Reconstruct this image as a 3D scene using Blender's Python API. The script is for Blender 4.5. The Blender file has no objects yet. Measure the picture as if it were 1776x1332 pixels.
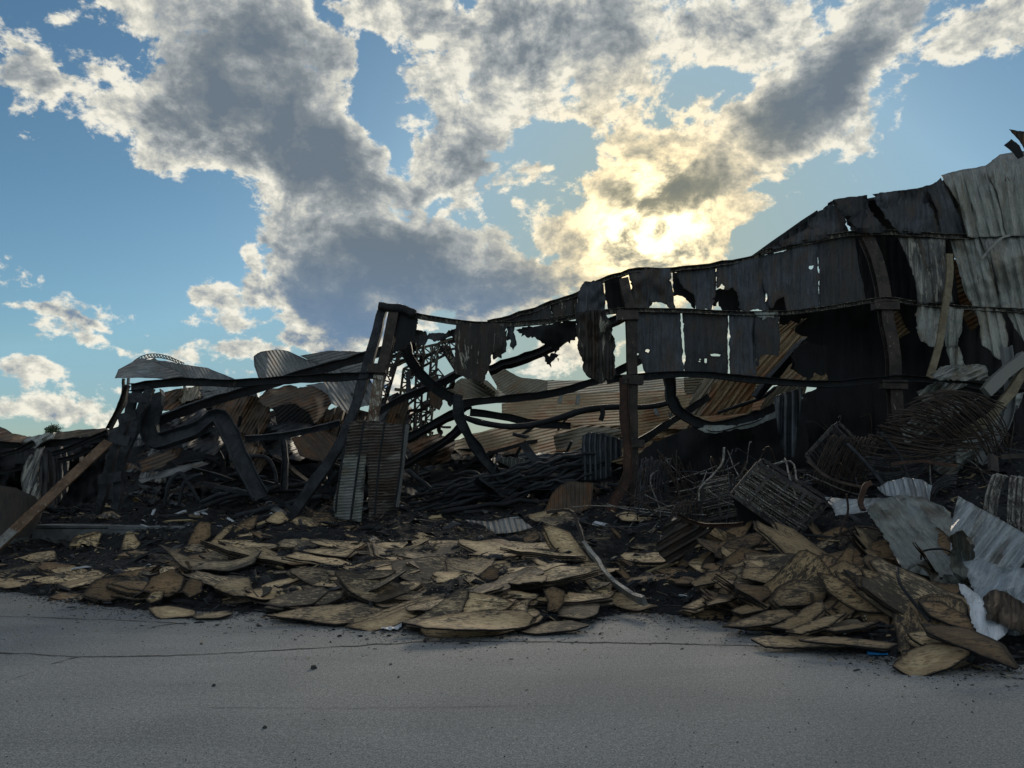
import bpy, bmesh, math, random
import numpy as np
from mathutils import Vector, Matrix, noise
from mathutils.geometry import delaunay_2d_cdt
R = math.radians
S = bpy.context.scene
C = S.collection

# ---------------------------------------------------------------- camera
PITCH = R(7.6); FPX = 1232.0; CZ = 1.6
cam = bpy.data.objects.new('camera', bpy.data.cameras.new('camera')); C.objects.link(cam)
cam.location = (0, 0, CZ); cam.rotation_euler = (R(90) + PITCH, 0, 0)
cam.data.sensor_width = 36; cam.data.lens = 36 * FPX / 1776; cam.data.clip_end = 5000; cam.data.clip_start = .05
S.camera = cam
cP, sP = math.cos(PITCH), math.sin(PITCH)

def ray(px, py):
    x = (px - 888) / FPX; z = (666 - py) / FPX
    return Vector((x, cP - z * sP, sP + z * cP))
def at(px, py, Y):                       # world point at depth Y seen at photo pixel px, py
    d = ray(px, py); k = Y / d.y
    return Vector((d.x * k, Y, CZ + d.z * k))
def ground_y(py, px=888):
    d = ray(px, py); return -CZ / d.z * d.y

# ---------------------------------------------------------------- view, world, sun
S.view_settings.view_transform = 'Standard'; S.view_settings.look = 'None'
S.view_settings.exposure = EXPO = 0.36
S.view_settings.gamma = 1
SUNPX = (1132, 398)
sd = ray(*SUNPX).normalized()
SUN_EL = math.asin(sd.z); SUN_AZ = math.atan2(sd.x, sd.y)
sun = bpy.data.objects.new('sun', bpy.data.lights.new('sun', 'SUN')); C.objects.link(sun)
sun.data.energy = 1.7; sun.data.angle = R(12); sun.data.color = (1, .88, .70)
sun.rotation_euler = sd.to_track_quat('Z', 'Y').to_euler()

class NT:                                # small node-tree helper
    def __init__(s, nt): s.nt = nt; s.n = nt.nodes; s.l = nt.links
    def node(s, t, **kw):
        o = s.n.new(t)
        for k, v in kw.items(): setattr(o, k, v)
        return o
    def put(s, sock, v):
        if isinstance(v, bpy.types.NodeSocket): s.l.new(v, sock)
        elif v is not None:
            if sock.type == 'RGBA' and len(v) == 3: v = (*v, 1)
            sock.default_value = v
    def math(s, op, a, b=None, c=None, clamp=False):
        o = s.node('ShaderNodeMath', operation=op, use_clamp=clamp)
        s.put(o.inputs[0], a); s.put(o.inputs[1], b); s.put(o.inputs[2], c)
        return o.outputs[0]
    def vmath(s, op, a, b=None, scale=None):
        o = s.node('ShaderNodeVectorMath', operation=op)
        s.put(o.inputs[0], a); s.put(o.inputs[1], b)
        if scale is not None: s.put(o.inputs['Scale'], scale)
        return o.outputs['Value'] if op in ('LENGTH', 'DOT_PRODUCT', 'DISTANCE') else o.outputs[0]
    def noise(s, vec, scale=5, detail=4, rough=.5, dist=0, lac=2):
        o = s.node('ShaderNodeTexNoise'); s.put(o.inputs['Vector'], vec); s.put(o.inputs['Scale'], scale)
        s.put(o.inputs['Detail'], detail); s.put(o.inputs['Roughness'], rough); s.put(o.inputs['Distortion'], dist)
        s.put(o.inputs['Lacunarity'], lac)
        return o.outputs['Fac']
    def smooth(s, v, a, b, lo=0., hi=1., mode='SMOOTHSTEP'):
        o = s.node('ShaderNodeMapRange', interpolation_type=mode)
        for i, x in enumerate((v, a, b, lo, hi)): s.put(o.inputs[i], x)
        return o.outputs[0]
    def mix(s, f, a, b, mode='MIX'):
        o = s.node('ShaderNodeMix', data_type='RGBA', blend_type=mode)
        s.put(o.inputs[0], f); s.put(o.inputs[6], a); s.put(o.inputs[7], b)
        return o.outputs[2]
    def ramp(s, f, stops):
        o = s.node('ShaderNodeValToRGB'); s.put(o.inputs[0], f); e = o.color_ramp.elements
        while len(e) < len(stops): e.new(.5)
        for x, (p, c) in zip(e, stops): x.position = p; x.color = (*c, 1)
        return o.outputs[0]
    def mapping(s, vec, loc=(0,0,0), rot=(0,0,0), sc=(1,1,1), t='POINT'):
        o = s.node('ShaderNodeMapping', vector_type=t); s.put(o.inputs['Vector'], vec)
        s.put(o.inputs['Location'], loc); s.put(o.inputs['Rotation'], rot); s.put(o.inputs['Scale'], sc)
        return o.outputs[0]

# cloud masses: (px, py, rx, ry, rotation in degrees anticlockwise, weight)
CLOUD = [
 (430,130,215,190,0,1.0),(300,200,150,105,10,.85),(560,290,210,120,-38,1.0),(690,430,240,125,-12,1.0),(560,520,120,75,-40,.9),(640,560,120,50,-10,.8),
 (860,470,110,90,0,.8),(770,300,125,105,-20,.85),(860,90,165,130,0,.8),(1010,60,190,120,0,.9),(880,190,110,70,0,.6),
 (1140,310,165,130,0,.95),(1125,415,150,60,0,1.1),(960,400,90,60,-30,.8),(820,220,90,70,0,.7),(920,330,60,60,0,.6),(700,330,90,70,-20,.8),(980,180,110,60,0,.55),(1180,170,90,60,0,.5),(1070,410,140,75,0,.8),(1200,400,130,70,10,.75),(1010,440,120,60,0,.6),(1400,150,300,92,38,1.0),(1560,40,190,80,20,.8),
 (1260,60,230,95,0,.85),(1680,75,85,55,20,.55),(1775,190,40,50,0,.55),(1770,20,70,50,0,.6),(62,128,60,30,-25,.34),(105,50,50,28,0,.26),
 (95,542,110,11,-4,.5),(240,602,120,20,-8,.5),(60,650,190,22,-3,.40),(40,712,200,30,0,.42),(365,502,58,24,0,.55),(435,465,18,70,0,.5),
 (545,590,85,20,-8,.6),(440,612,70,18,0,.5),(975,620,60,65,0,.7),(1480,230,60,30,40,.4),
 (1125,485,120,42,0,.9),(700,545,150,40,-6,.7),(720,20,200,60,0,.8),(950,330,70,40,0,.4),
 (640,160,26,75,8,-.85),(945,250,55,34,25,-.55),(985,285,50,20,0,-.4),(1240,125,60,22,-10,-.5),(790,22,40,22,0,-.5),(745,345,40,18,0,-.55),(1130,200,60,30,35,-.35),
 (690,250,22,36,0,-.5),(1640,290,260,90,28,-.9),(240,420,170,110,0,-.8),(60,330,200,120,0,-.6),(1300,420,60,30,0,-.3)]
# heavy cores that let no sun through: the same columns
CORE = [(430,110,200,120,0,1.),(560,270,170,90,-35,1.),(700,455,210,110,-5,1.),(600,520,120,80,-30,1.),(870,480,120,90,0,.8),(850,300,85,60,-35,.9),
 (1070,335,46,36,0,1.),(1190,330,62,34,25,1.),(1128,352,30,18,0,.7),(1420,160,175,48,40,1.),(1560,20,110,50,10,.6),(1060,70,70,50,0,.5),
 (640,330,140,70,-30,.7)]

W = bpy.data.worlds.new('World'); S.world = W; W.use_nodes = True
W.node_tree.nodes.clear(); w = NT(W.node_tree)
tc = w.node('ShaderNodeTexCoord').outputs['Generated']
sky = w.node('ShaderNodeTexSky', sky_type='NISHITA'); sky.sun_disc = False
sky.sun_elevation = SUN_EL; sky.sun_rotation = SUN_AZ; sky.air_density = 1.3; sky.dust_density = .8; sky.ozone_density = 2.5; sky.altitude = 100
def field(vec, blobs):
    tot = None
    for (px, py, rx, ry, rot, wt) in blobs:
        d = ray(px, py).normalized(); ln = ray(px, py).length
        sx = rx / FPX / ln; sz = ry / FPX / ln
        az = math.atan2(d.x, d.y); el = math.asin(d.z)
        q = Matrix.Rotation(-az, 3, 'Z') @ Matrix.Rotation(el, 3, 'X') @ Matrix.Rotation(R(-rot), 3, 'Y')
        m = w.mapping(vec, loc=d, rot=q.to_euler(), sc=(sx, .6, sz), t='TEXTURE')
        L = w.vmath('LENGTH', m)
        v = w.smooth(L, 1.3, .3, 0., wt)
        if tot is None: tot = v
        elif wt < 0: tot = w.math('ADD', tot, v)
        else: tot = w.math('MAXIMUM', tot, v)
    return tot
nz1 = w.node('ShaderNodeTexNoise'); w.put(nz1.inputs['Vector'], tc); nz1.inputs['Scale'].default_value = 7; nz1.inputs['Detail'].default_value = 4
warp = w.vmath('SCALE', w.vmath('SUBTRACT', nz1.outputs['Color'], (.5, .5, .5)), scale=.075)
wv = w.vmath('ADD', tc, warp)
sunv = tuple(sd)
pos = [b for b in CLOUD if b[5] > 0]; neg = [b for b in CLOUD if b[5] < 0]
cov = field(wv, pos + neg); core = field(wv, CORE)
# beyond the photographed part of the sky: scattered cloud from noise alone
yv = w.node('ShaderNodeSeparateXYZ'); w.put(yv.inputs[0], tc)
off = w.smooth(yv.outputs[1], .58, .35)
cov = w.math('ADD', cov, w.math('MULTIPLY', off, w.smooth(w.noise(tc, 2.2, 3), .48, .62, 0, .8)))
core = w.math('ADD', core, w.math('MULTIPLY', off, w.smooth(w.noise(tc, 2.2, 3), .55, .68)))
def fbm(vec):
    a = w.noise(vec, 8, 14, .64, .2); b = w.math('ABSOLUTE', w.math('SUBTRACT', w.noise(vec, 26, 9, .6, .1), .5))
    return w.math('SUBTRACT', w.math('ADD', w.math('MULTIPLY', a, .92), .085), w.math('MULTIPLY', b, .34))
flat = w.mapping(tc, sc=(1, 1, 1.35))
f0 = fbm(flat)
tosun = w.vmath('NORMALIZE', w.vmath('SUBTRACT', sunv, tc))
f1 = fbm(w.vmath('ADD', flat, w.vmath('SCALE', tosun, scale=.014)))
f2 = w.noise(flat, 21, 5, .6, .3)
dens = w.math('ADD', cov, w.math('ADD', w.math('MULTIPLY', w.math('SUBTRACT', f0, .5), 4.0), w.math('MULTIPLY', w.math('SUBTRACT', f2, .5), 1.5)))
alpha = w.smooth(dens, .24, .60)
relief = w.math('MULTIPLY', w.math('MULTIPLY', w.math('SUBTRACT', f0, f1), 4.2), w.math('SUBTRACT', 1., w.math('MULTIPLY', core, .35)))
thick = w.math('ADD', w.math('MULTIPLY', core, .46), w.math('MULTIPLY', w.smooth(dens, .3, 1.7), .60))
thick = w.math('SUBTRACT', w.math('ADD', thick, w.math('MULTIPLY', w.math('SUBTRACT', f0, .5), .9)), relief)
sunang = w.math('ARCCOSINE', w.vmath('DOT_PRODUCT', tc, sunv))
near = w.smooth(sunang, .27, .02); vnear = w.smooth(sunang, .115, .0)
thick = w.math('SUBTRACT', thick, w.math('MULTIPLY', vnear, .30))
tone = w.ramp(thick, [(0., (.72, .69, .59)), (.2, (.50, .495, .44)), (.45, (.29, .31, .315)), (.72, (.165, .19, .208)), (1., (.115, .145, .178))])
warm = w.mix(near, (1, 1, 1), (1.45, 1.20, .80), 'MIX')
tone = w.mix(1., tone, warm, 'MULTIPLY')
rim = w.math('MULTIPLY', vnear, w.smooth(thick, .80, .20))
tone = w.mix(1., tone, w.mix(rim, (1, 1, 1), (3.6, 3.4, 3.0)), 'MULTIPLY')
lowfade = w.smooth(yv.outputs[2], .0, .25)
bluefar = w.mix(w.math('MULTIPLY', w.smooth(yv.outputs[2], .34, .14), w.smooth(thick, .3, .7)), tone, (.115, .19, .30))
cloud = w.vmath('SCALE', bluefar, scale=10.)
tint = w.ramp(w.math('MULTIPLY', yv.outputs[2], 2.), [(0., (.62, .86, 1.35)), (.12, (.49, .68, .92)), (.32, (.37, .51, .58)), (.75, (.33, .46, .51))])
skc = w.mix(1., sky.outputs[0], tint, 'MULTIPLY')
lum = w.node('ShaderNodeRGBToBW'); w.put(lum.inputs[0], skc)
# the cloud veil in front of the sun keeps the sky round it from burning out
skc = w.vmath('SCALE', skc, scale=w.math('MINIMUM', w.math('DIVIDE', 3.5, w.math('MAXIMUM', lum.outputs[0], .01)), 1.25))
a2 = w.math('MULTIPLY', alpha, w.smooth(yv.outputs[2], .005, .05, .2, .97))
full = w.mix(a2, skc, cloud)
bg = w.node('ShaderNodeBackground'); w.put(bg.inputs[0], full); bg.inputs[1].default_value = .1
wo = w.node('ShaderNodeOutputWorld'); w.l.new(bg.outputs[0], wo.inputs[0])
# ---------------------------------------------------------------- materials
def newmat(name):
    m = bpy.data.materials.new(name); m.use_nodes = True; t = NT(m.node_tree)
    b = t.n['Principled BSDF']; return m, t, b
def uvsock(t): return t.node('ShaderNodeUVMap').outputs[0]
def objrand(t): return t.node('ShaderNodeObjectInfo').outputs['Random']
def geo_pos(t): return t.node('ShaderNodeNewGeometry').outputs['Position']
def bump(t, b, h, strength=.5, dist=.01, prev=None):
    o = t.node('ShaderNodeBump'); t.put(o.inputs['Height'], h); o.inputs['Strength'].default_value = strength
    o.inputs['Distance'].default_value = dist
    if prev: t.l.new(prev, o.inputs['Normal'])
    t.l.new(o.outputs[0], b.inputs['Normal']); return o.outputs[0]
def rimsock(t):
    a = t.node('ShaderNodeAttribute', attribute_name='rim'); return a.outputs['Fac']

def metal(name, c1, c2, peel=None, peel_t=.6, rust=None, rust_t=.55, ribs=0, rough=.6, char_rim=.5, met=.25, streak=1.0, ribstr=.8):
    """sheet metal: two tones in streaks along the ribs, optional flaked patches, rust stains, scorched edges and fine ribs"""
    m, t, b = newmat(name); uv = uvsock(t)
    off = t.vmath('SCALE', t.node('ShaderNodeCombineXYZ').outputs[0], scale=0)
    rnd = objrand(t); cx = t.node('ShaderNodeCombineXYZ'); t.put(cx.inputs[2], t.math('MULTIPLY', rnd, 50)); seeduv = t.vmath('ADD', uv, cx.outputs[0])
    st = t.mapping(seeduv, sc=(9 * streak, .8, 1)); big = t.mapping(seeduv, sc=(1.2, 1.2, 1))
    n1 = t.noise(st, 1.6, 8, .65, .3); n2 = t.noise(big, 1.3, 6, .6, .5)
    col = t.mix(t.smooth(t.math('ADD', t.math('MULTIPLY', n1, .6), t.math('MULTIPLY', n2, .4)), .38, .62), c1, c2)
    if rust:
        n3 = t.noise(t.mapping(seeduv, sc=(2.2, .7, 1), loc=(3, 1, 0)), 1.5, 7, .6, .6)
        col = t.mix(t.smooth(n3, rust_t - .07, rust_t + .12), col, rust)
    n6 = t.noise(t.mapping(seeduv, sc=(42, 2.2, 1)), 1.5, 6, .8, .4); n7 = t.noise(t.mapping(seeduv, sc=(7, 3, 1)), 3, 10, .8, .5)
    col = t.mix(t.smooth(n6, .50, .68, 0, .55), col, tuple(min(.9, x * 2.1) for x in c2)); col = t.mix(t.smooth(n7, .52, .60, 0, .55), col, tuple(x * .5 for x in c1))
    if peel:
        n4 = t.noise(t.mapping(seeduv, sc=(5, .9, 1), loc=(7, 2, 0)), 1.4, 12, .72, .8)
        col = t.mix(t.smooth(n4, peel_t, peel_t + .035), col, peel)
    n5 = t.noise(big, 12, 8, .7)
    col = t.mix(t.smooth(n5, .56, .75, 0, .7), col, tuple(x * .45 for x in c1))
    if char_rim:
        e = t.math('ADD', rimsock(t), t.math('MULTIPLY', t.math('SUBTRACT', n2, .5), .16))
        col = t.mix(t.smooth(e, .055, .0, 0, char_rim), col, (.012, .012, .013))
    t.put(b.inputs['Base Color'], col); b.inputs['Roughness'].default_value = rough; b.inputs['Metallic'].default_value = met
    h = t.math('MULTIPLY', n5, .5)
    nb = bump(t, b, t.math('ADD', h, n1), .35, .012)
    if ribs:
        sx = t.node('ShaderNodeSeparateXYZ'); t.put(sx.inputs[0], uv)
        s = t.math('SINE', t.math('MULTIPLY', sx.outputs[0], 2 * math.pi / ribs))
        bump(t, b, s, ribstr, ribs * .22, nb)
    return m

def steel(name, c1, c2, c3=None, t3=.6, rough=.7, sc=3.):
    m, t, b = newmat(name); tc_ = t.node('ShaderNodeTexCoord').outputs['Object']
    n = t.noise(tc_, sc, 9, .65, .4); n2 = t.noise(tc_, sc * 7, 8, .7)
    col = t.mix(t.smooth(n, .4, .62), c1, c2)
    if c3: col = t.mix(t.smooth(t.noise(t.mapping(tc_, sc=(3, 3, .8)), sc * 1.7, 10, .7, 1.), t3, t3 + .04), col, c3)
    col = t.mix(t.smooth(n2, .5, .7, 0, .6), col, tuple(x * .4 for x in c1))
    t.put(b.inputs['Base Color'], col); b.inputs['Roughness'].default_value = rough; b.inputs['Metallic'].default_value = .2
    bump(t, b, t.math('ADD', n, n2), .5, .02); return m

def wood(name, c1, c2, c3, char=.5, flaky=.5, brown=None, charscale=1.2):
    """strand board burnt round its edges: fine strands, scorched patches, black rim"""
    m, t, b = newmat(name); uv = uvsock(t); rnd = objrand(t)
    cx = t.node('ShaderNodeCombineXYZ'); t.put(cx.inputs[0], t.math('MULTIPLY', rnd, 40)); t.put(cx.inputs[2], t.math('MULTIPLY', rnd, 17))
    s = t.vmath('ADD', uv, cx.outputs[0])
    g = t.noise(t.mapping(s, sc=(7, 40, 1)), 1.6, 10, .78, .9); g2 = t.noise(t.mapping(s, sc=(3, 9, 1), loc=(5, 5, 5)), 2.2, 8, .65, 1.4)
    col = t.mix(t.smooth(g, .40, .60), c1, c2)
    col = t.mix(t.smooth(g, .44, .36, 0, .6), col, c3)
    col = t.mix(t.smooth(g2, .50, .64, 0, .85), col, c3)
    big = t.noise(t.mapping(s, loc=(9, 3, 0)), charscale, 10, .68, .7)
    mid = t.noise(t.mapping(s, sc=(3.5, 11, 1)), 2.8, 12, .78, .7)
    cz = t.math('ADD', t.math('MULTIPLY', big, .42), t.math('MULTIPLY', mid, .58))
    col = t.mix(t.smooth(cz, .565 - .14 * char, .625 - .14 * char, 0, .9), col, (.018, .017, .017))
    shade = t.smooth(rnd, 0, 1, .6, 1.12, 'LINEAR')
    col = t.vmath('SCALE', col, scale=shade)
    e = t.math('ADD', rimsock(t), t.math('MULTIPLY', t.math('SUBTRACT', mid, .5), .16))
    col = t.mix(t.smooth(e, .020, .006, 0, 1), col, (.012, .011, .011))
    br = t.math('ADD', rimsock(t), t.math('MULTIPLY', t.math('SUBTRACT', big, .5), .5))
    col2 = t.mix(t.smooth(br, .11, .02, 0, .45), col, tuple(x * .35 for x in c3))
    t.put(b.inputs['Base Color'], col2); b.inputs['Roughness'].default_value = .78
    bump(t, b, t.math('ADD', t.math('MULTIPLY', g, .6), t.math('ADD', t.math('MULTIPLY', g2, .6), mid)), .8, .012); return m

CH = (.010, .0105, .0125)
M = {}
M['char'] = metal('charred_sheet_metal', (.016, .018, .023), (.044, .048, .058), peel=(.15, .15, .145), peel_t=.66, rust=(.045, .036, .031), rust_t=.52, ribs=.11, ribstr=.22)
M['char_blue'] = metal('blue_grey_scorched_metal', (.026, .031, .040), (.075, .086, .104), peel=(.15, .16, .17), peel_t=.64, rust=(.068, .048, .036), rust_t=.53, ribs=.11, ribstr=.22)
M['char_peel'] = metal('charred_metal_with_paint_left', (.014, .013, .013), (.040, .034, .031), peel=(.36, .34, .28), peel_t=.57, rust=(.045, .026, .015), rust_t=.5, ribs=.11, ribstr=.25)
M['black'] = metal('black_scorch_and_dark', (.004, .004, .006), (.010, .011, .014), rough=.85, met=0)  # scorched metal, and also the painted darkness inside the right bay
M['half'] = metal('half_burnt_pale_cladding', (.05, .052, .058), (.16, .16, .15), peel=(.36, .35, .31), peel_t=.53, rust=(.07, .055, .04), rust_t=.55, char_rim=.8)
M['pale'] = metal('weathered_pale_cladding', (.20, .208, .195), (.32, .325, .30), peel=(.045, .043, .040), peel_t=.60, rust=(.19, .165, .12), rust_t=.57, char_rim=.35, rough=.5)
M['pale_clean'] = metal('smoked_pale_cladding', (.27, .29, .28), (.35, .365, .35), rust=(.22, .19, .14), rust_t=.60, char_rim=.3, rough=.5)
M['ribblue'] = metal('pale_blue_grey_sheet', (.25, .28, .305), (.38, .415, .445), rust=(.13, .12, .105), rust_t=.55, char_rim=.3, rough=.42, met=.3)
M['olive'] = metal('creased_olive_grey_sheet', (.125, .135, .125), (.24, .255, .235), rust=(.085, .07, .048), rust_t=.52, char_rim=.3, rough=.42, met=.35)
M['tan'] = metal('rust_tan_roof_sheet', (.22, .155, .080), (.32, .235, .130), rust=(.25, .11, .042), rust_t=.52, ribs=.10, char_rim=.3, ribstr=1., rough=.85, met=0)
M['tangrey'] = metal('sand_grey_roof_sheet', (.18, .16, .115), (.26, .235, .175), rust=(.22, .15, .08), rust_t=.56, ribs=.10, char_rim=.2, ribstr=1., rough=.85, met=0)
M['grey'] = metal('grey_galvanised_sheet', (.13, .14, .145), (.24, .25, .25), rust=(.13, .07, .035), rust_t=.62, ribs=.10, char_rim=.4, ribstr=.9, rough=.85, met=0)
M['rustsheet'] = metal('rust_brown_sheet', (.055, .040, .030), (.12, .085, .055), rust=(.15, .07, .028), rust_t=.52, ribs=.09, char_rim=.6, ribstr=.9, rough=.85, met=0)
M['film'] = metal('grey_translucent_looking_film', (.19, .22, .245), (.32, .355, .385), rough=.3, char_rim=.2, met=.1)
M['white'] = metal('dirty_white_film', (.5, .54, .6), (.74, .77, .82), rust=(.25, .24, .25), rust_t=.6, rough=.4, char_rim=.2, met=0)
M['beam'] = steel('charred_steel', (.005, .006, .008), (.016, .018, .023), (.06, .048, .038), .60)
M['beam_blue'] = steel('blue_black_steel', (.012, .014, .019), (.040, .046, .058), (.075, .062, .052), .60)
M['strut'] = steel('rust_tan_strut', (.11, .062, .036), (.20, .125, .08), (.30, .25, .20), .58)
M['stackbrown'] = metal('brown_grey_slatted_sheet', (.060, .050, .046), (.16, .135, .12), peel=(.27, .25, .22), peel_t=.57, rust=(.085, .058, .045), rust_t=.52, char_rim=.4)
M['post'] = steel('burnt_post_paint_left', (.030, .024, .022), (.075, .055, .048), (.33, .31, .26), .62)
M['post_white'] = steel('flaked_white_post', (.10, .05, .03), (.20, .15, .11), (.5, .48, .42), .50)
M['rusty'] = steel('red_brown_rust_steel', (.045, .024, .017), (.095, .044, .030), (.16, .11, .08), .62)
M['girt'] = steel('girt_with_ash', (.022, .021, .022), (.07, .062, .055), (.30, .27, .21), .53)
M['rod'] = steel('brown_rod', (.030, .021, .017), (.075, .052, .040), (.12, .075, .05), .6, sc=6)
M['rod_blue'] = steel('grey_rod', (.030, .031, .038), (.085, .085, .095), (.16, .15, .14), .6, sc=6)
M['rod_pale'] = steel('ashy_rod', (.09, .08, .072), (.30, .28, .25), (.55, .53, .50), .54, sc=9)
M['tank'] = metal('burnt_brown_tank_plate', (.012, .010, .009), (.032, .024, .019), rust=(.045, .032, .022), rust_t=.55)
M['timberpost'] = steel('tan_strip', (.16, .13, .085), (.25, .21, .14))
M['slate'] = metal('slate_grey_sheet', (.045, .053, .065), (.10, .115, .135), rust=(.06, .06, .06), char_rim=.6)
M['crate'] = steel('crate_frame_steel', (.035, .033, .036), (.085, .078, .078), (.14, .11, .085), .56)
M['conc'] = steel('smoked_concrete', (.12, .13, .14), (.20, .215, .225), (.09, .085, .08), .58, rough=.9, sc=1.2)
M['pipe'] = steel('grey_gutter', (.13, .13, .12), (.26, .265, .25), (.08, .07, .06), .58, rough=.45, sc=2)
M['darkpipe'] = steel('dark_tube', (.022, .026, .033), (.050, .057, .068))
M['wood'] = wood('burnt_strand_board', (.62, .44, .235), (.86, .66, .395), (.34, .20, .09), char=.46)
M['wood_char'] = wood('scorched_strand_board', (.52, .38, .22), (.74, .57, .35), (.24, .155, .08), char=.80)
M['wood_brown'] = wood('smoke_brown_board', (.22, .135, .065), (.36, .23, .12), (.12, .072, .036), char=.40)
M['wood_dull'] = wood('grey_brown_board', (.40, .27, .145), (.56, .405, .225), (.20, .12, .058), char=.48)
M['rimchar'] = steel('charred_board_edge', (.009, .009, .009), (.022, .019, .017), (.16, .115, .06), .66, rough=.95, sc=9)
m, t, b = newmat('blue_plastic'); b.inputs['Base Color'].default_value = (.01, .23, .55, 1); b.inputs['Roughness'].default_value = .35; M['blue'] = m
t.put(b.inputs['Base Color'], t.mix(t.smooth(t.noise(geo_pos(t), 40, 4), .5, .7), (.01, .23, .55), (.008, .17, .42)))
# ash and charcoal
m, t, b = newmat('charcoal_ash'); p = geo_pos(t)
a = t.noise(p, 9, 12, .75); c = t.noise(p, 1.1, 6, .6); f = t.noise(p, 70, 4, .7)
col = t.ramp(a, [(.3, (.003, .003, .004)), (.5, (.007, .008, .011)), (.62, (.018, .019, .024)), (.75, (.06, .06, .06))])
col = t.mix(t.smooth(c, .6, .75, 0, .4), col, (.05, .038, .025)); t.put(b.inputs['Base Color'], col); b.inputs['Roughness'].default_value = .9
bump(t, b, t.math('ADD', a, t.math('MULTIPLY', f, .5)), 1., .06); M['ash'] = m
m, t, b = newmat('rubble_chips'); a_ = t.node('ShaderNodeAttribute', attribute_name='chip'); 
t.put(b.inputs['Base Color'], t.ramp(a_.outputs['Fac'], [(0, (.003, .003, .004)), (.5, (.010, .011, .014)), (.70, (.04, .042, .05)), (.8, (.18, .13, .07)), (.93, (.50, .38, .21)), (1, (.5, .53, .58))]))
b.inputs['Roughness'].default_value = .75; M['chip'] = m
# asphalt
m, t, b = newmat('old_grey_asphalt'); p = geo_pos(t)
fine = t.noise(p, 78, 4, .9); med = t.noise(p, 26, 6, .8); st = t.noise(t.mapping(p, sc=(.28, 1.1, 1)), .9, 9, .62, .8); big = t.noise(p, .35, 6, .55, .4)
col = t.ramp(fine, [(.37, (.070, .073, .076)), (.46, (.190, .198, .205)), (.54, (.255, .265, .272)), (.61, (.48, .49, .495))])
col = t.mix(1., col, t.mix(t.smooth(med, .3, .7), (.70, .70, .71), (1.28, 1.27, 1.26)), 'MULTIPLY')
col = t.mix(1., col, t.mix(t.smooth(st, .35, .68), (.88, .88, .885), (1.08, 1.075, 1.06)), 'MULTIPLY')
col = t.mix(1., col, t.mix(t.smooth(big, .35, .65), (.86, .87, .875), (1.08, 1.075, 1.06)), 'MULTIPLY')
scuff = t.noise(t.mapping(p, rot=(0, 0, R(-12)), sc=(.5, 3.2, 1)), 1.1, 8, .6, .3)
col = t.mix(t.smooth(scuff, .64, .76, 0, .30), col, (.05, .05, .052))
pale = t.noise(t.mapping(p, sc=(.5, 2.6, 1), loc=(4, 7, 0)), .8, 8, .65, .3)
col = t.mix(t.smooth(pale, .62, .8, 0, .35), col, (.26, .255, .24))
vor = t.node('ShaderNodeTexVoronoi'); t.put(vor.inputs['Vector'], t.mapping(p, sc=(.22, .55, 1), loc=(1.7, .3, 0))); vor.feature = 'DISTANCE_TO_EDGE'
sy = t.node('ShaderNodeSeparateXYZ'); t.put(sy.inputs[0], p)
edge = t.math('ADD', sy.outputs[1], t.math('MULTIPLY', t.math('SUBTRACT', t.noise(p, 1.3, 9, .7), .5), 4.5))
col = t.mix(t.smooth(edge, 6.8, 9.5, 0, .38), col, (.06, .059, .058))
spk = t.noise(p, 17, 8, .85)
col = t.mix(t.smooth(spk, .66, .70, 0, .6), col, (.03, .03, .03))
t.put(b.inputs['Base Color'], col); b.inputs['Roughness'].default_value = .82
bump(t, b, t.math('ADD', fine, med), .55, .006); M['asphalt'] = m
m, t, b = newmat('crack_dirt'); b.inputs['Roughness'].default_value = .95
t.put(b.inputs['Base Color'], t.mix(t.noise(geo_pos(t), 20, 5), (.022, .022, .023), (.06, .06, .06))); M['crack'] = m
m, t, b = newmat('leaves'); t.put(b.inputs['Base Color'], t.mix(t.noise(geo_pos(t), 3, 4), (.03, .05, .02), (.07, .10, .04))); M['leaf'] = m

# ---------------------------------------------------------------- object helpers
def put(name, me, mat, parent=None):
    o = bpy.data.objects.new(name, me); C.objects.link(o)
    for k in (mat if isinstance(mat, (list, tuple)) else [mat]): me.materials.append(M[k] if isinstance(k, str) else k)
    if parent: o.parent = parent
    return o
def tag(o, label=None, cat=None, group=None, kind=None):
    if label: o['label'] = label
    if cat: o['category'] = cat
    if group: o['group'] = group
    if kind: o['kind'] = kind
    return o
def empty(name, loc=(0, 0, 0)):
    o = bpy.data.objects.new(name, None); C.objects.link(o); o.location = loc; return o
def mesh_of(verts, faces, smooth=False):
    me = bpy.data.meshes.new('mesh'); me.from_pydata(verts, [], faces); me.update()
    if smooth: me.polygons.foreach_set('use_smooth', [True] * len(faces))
    return me

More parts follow.
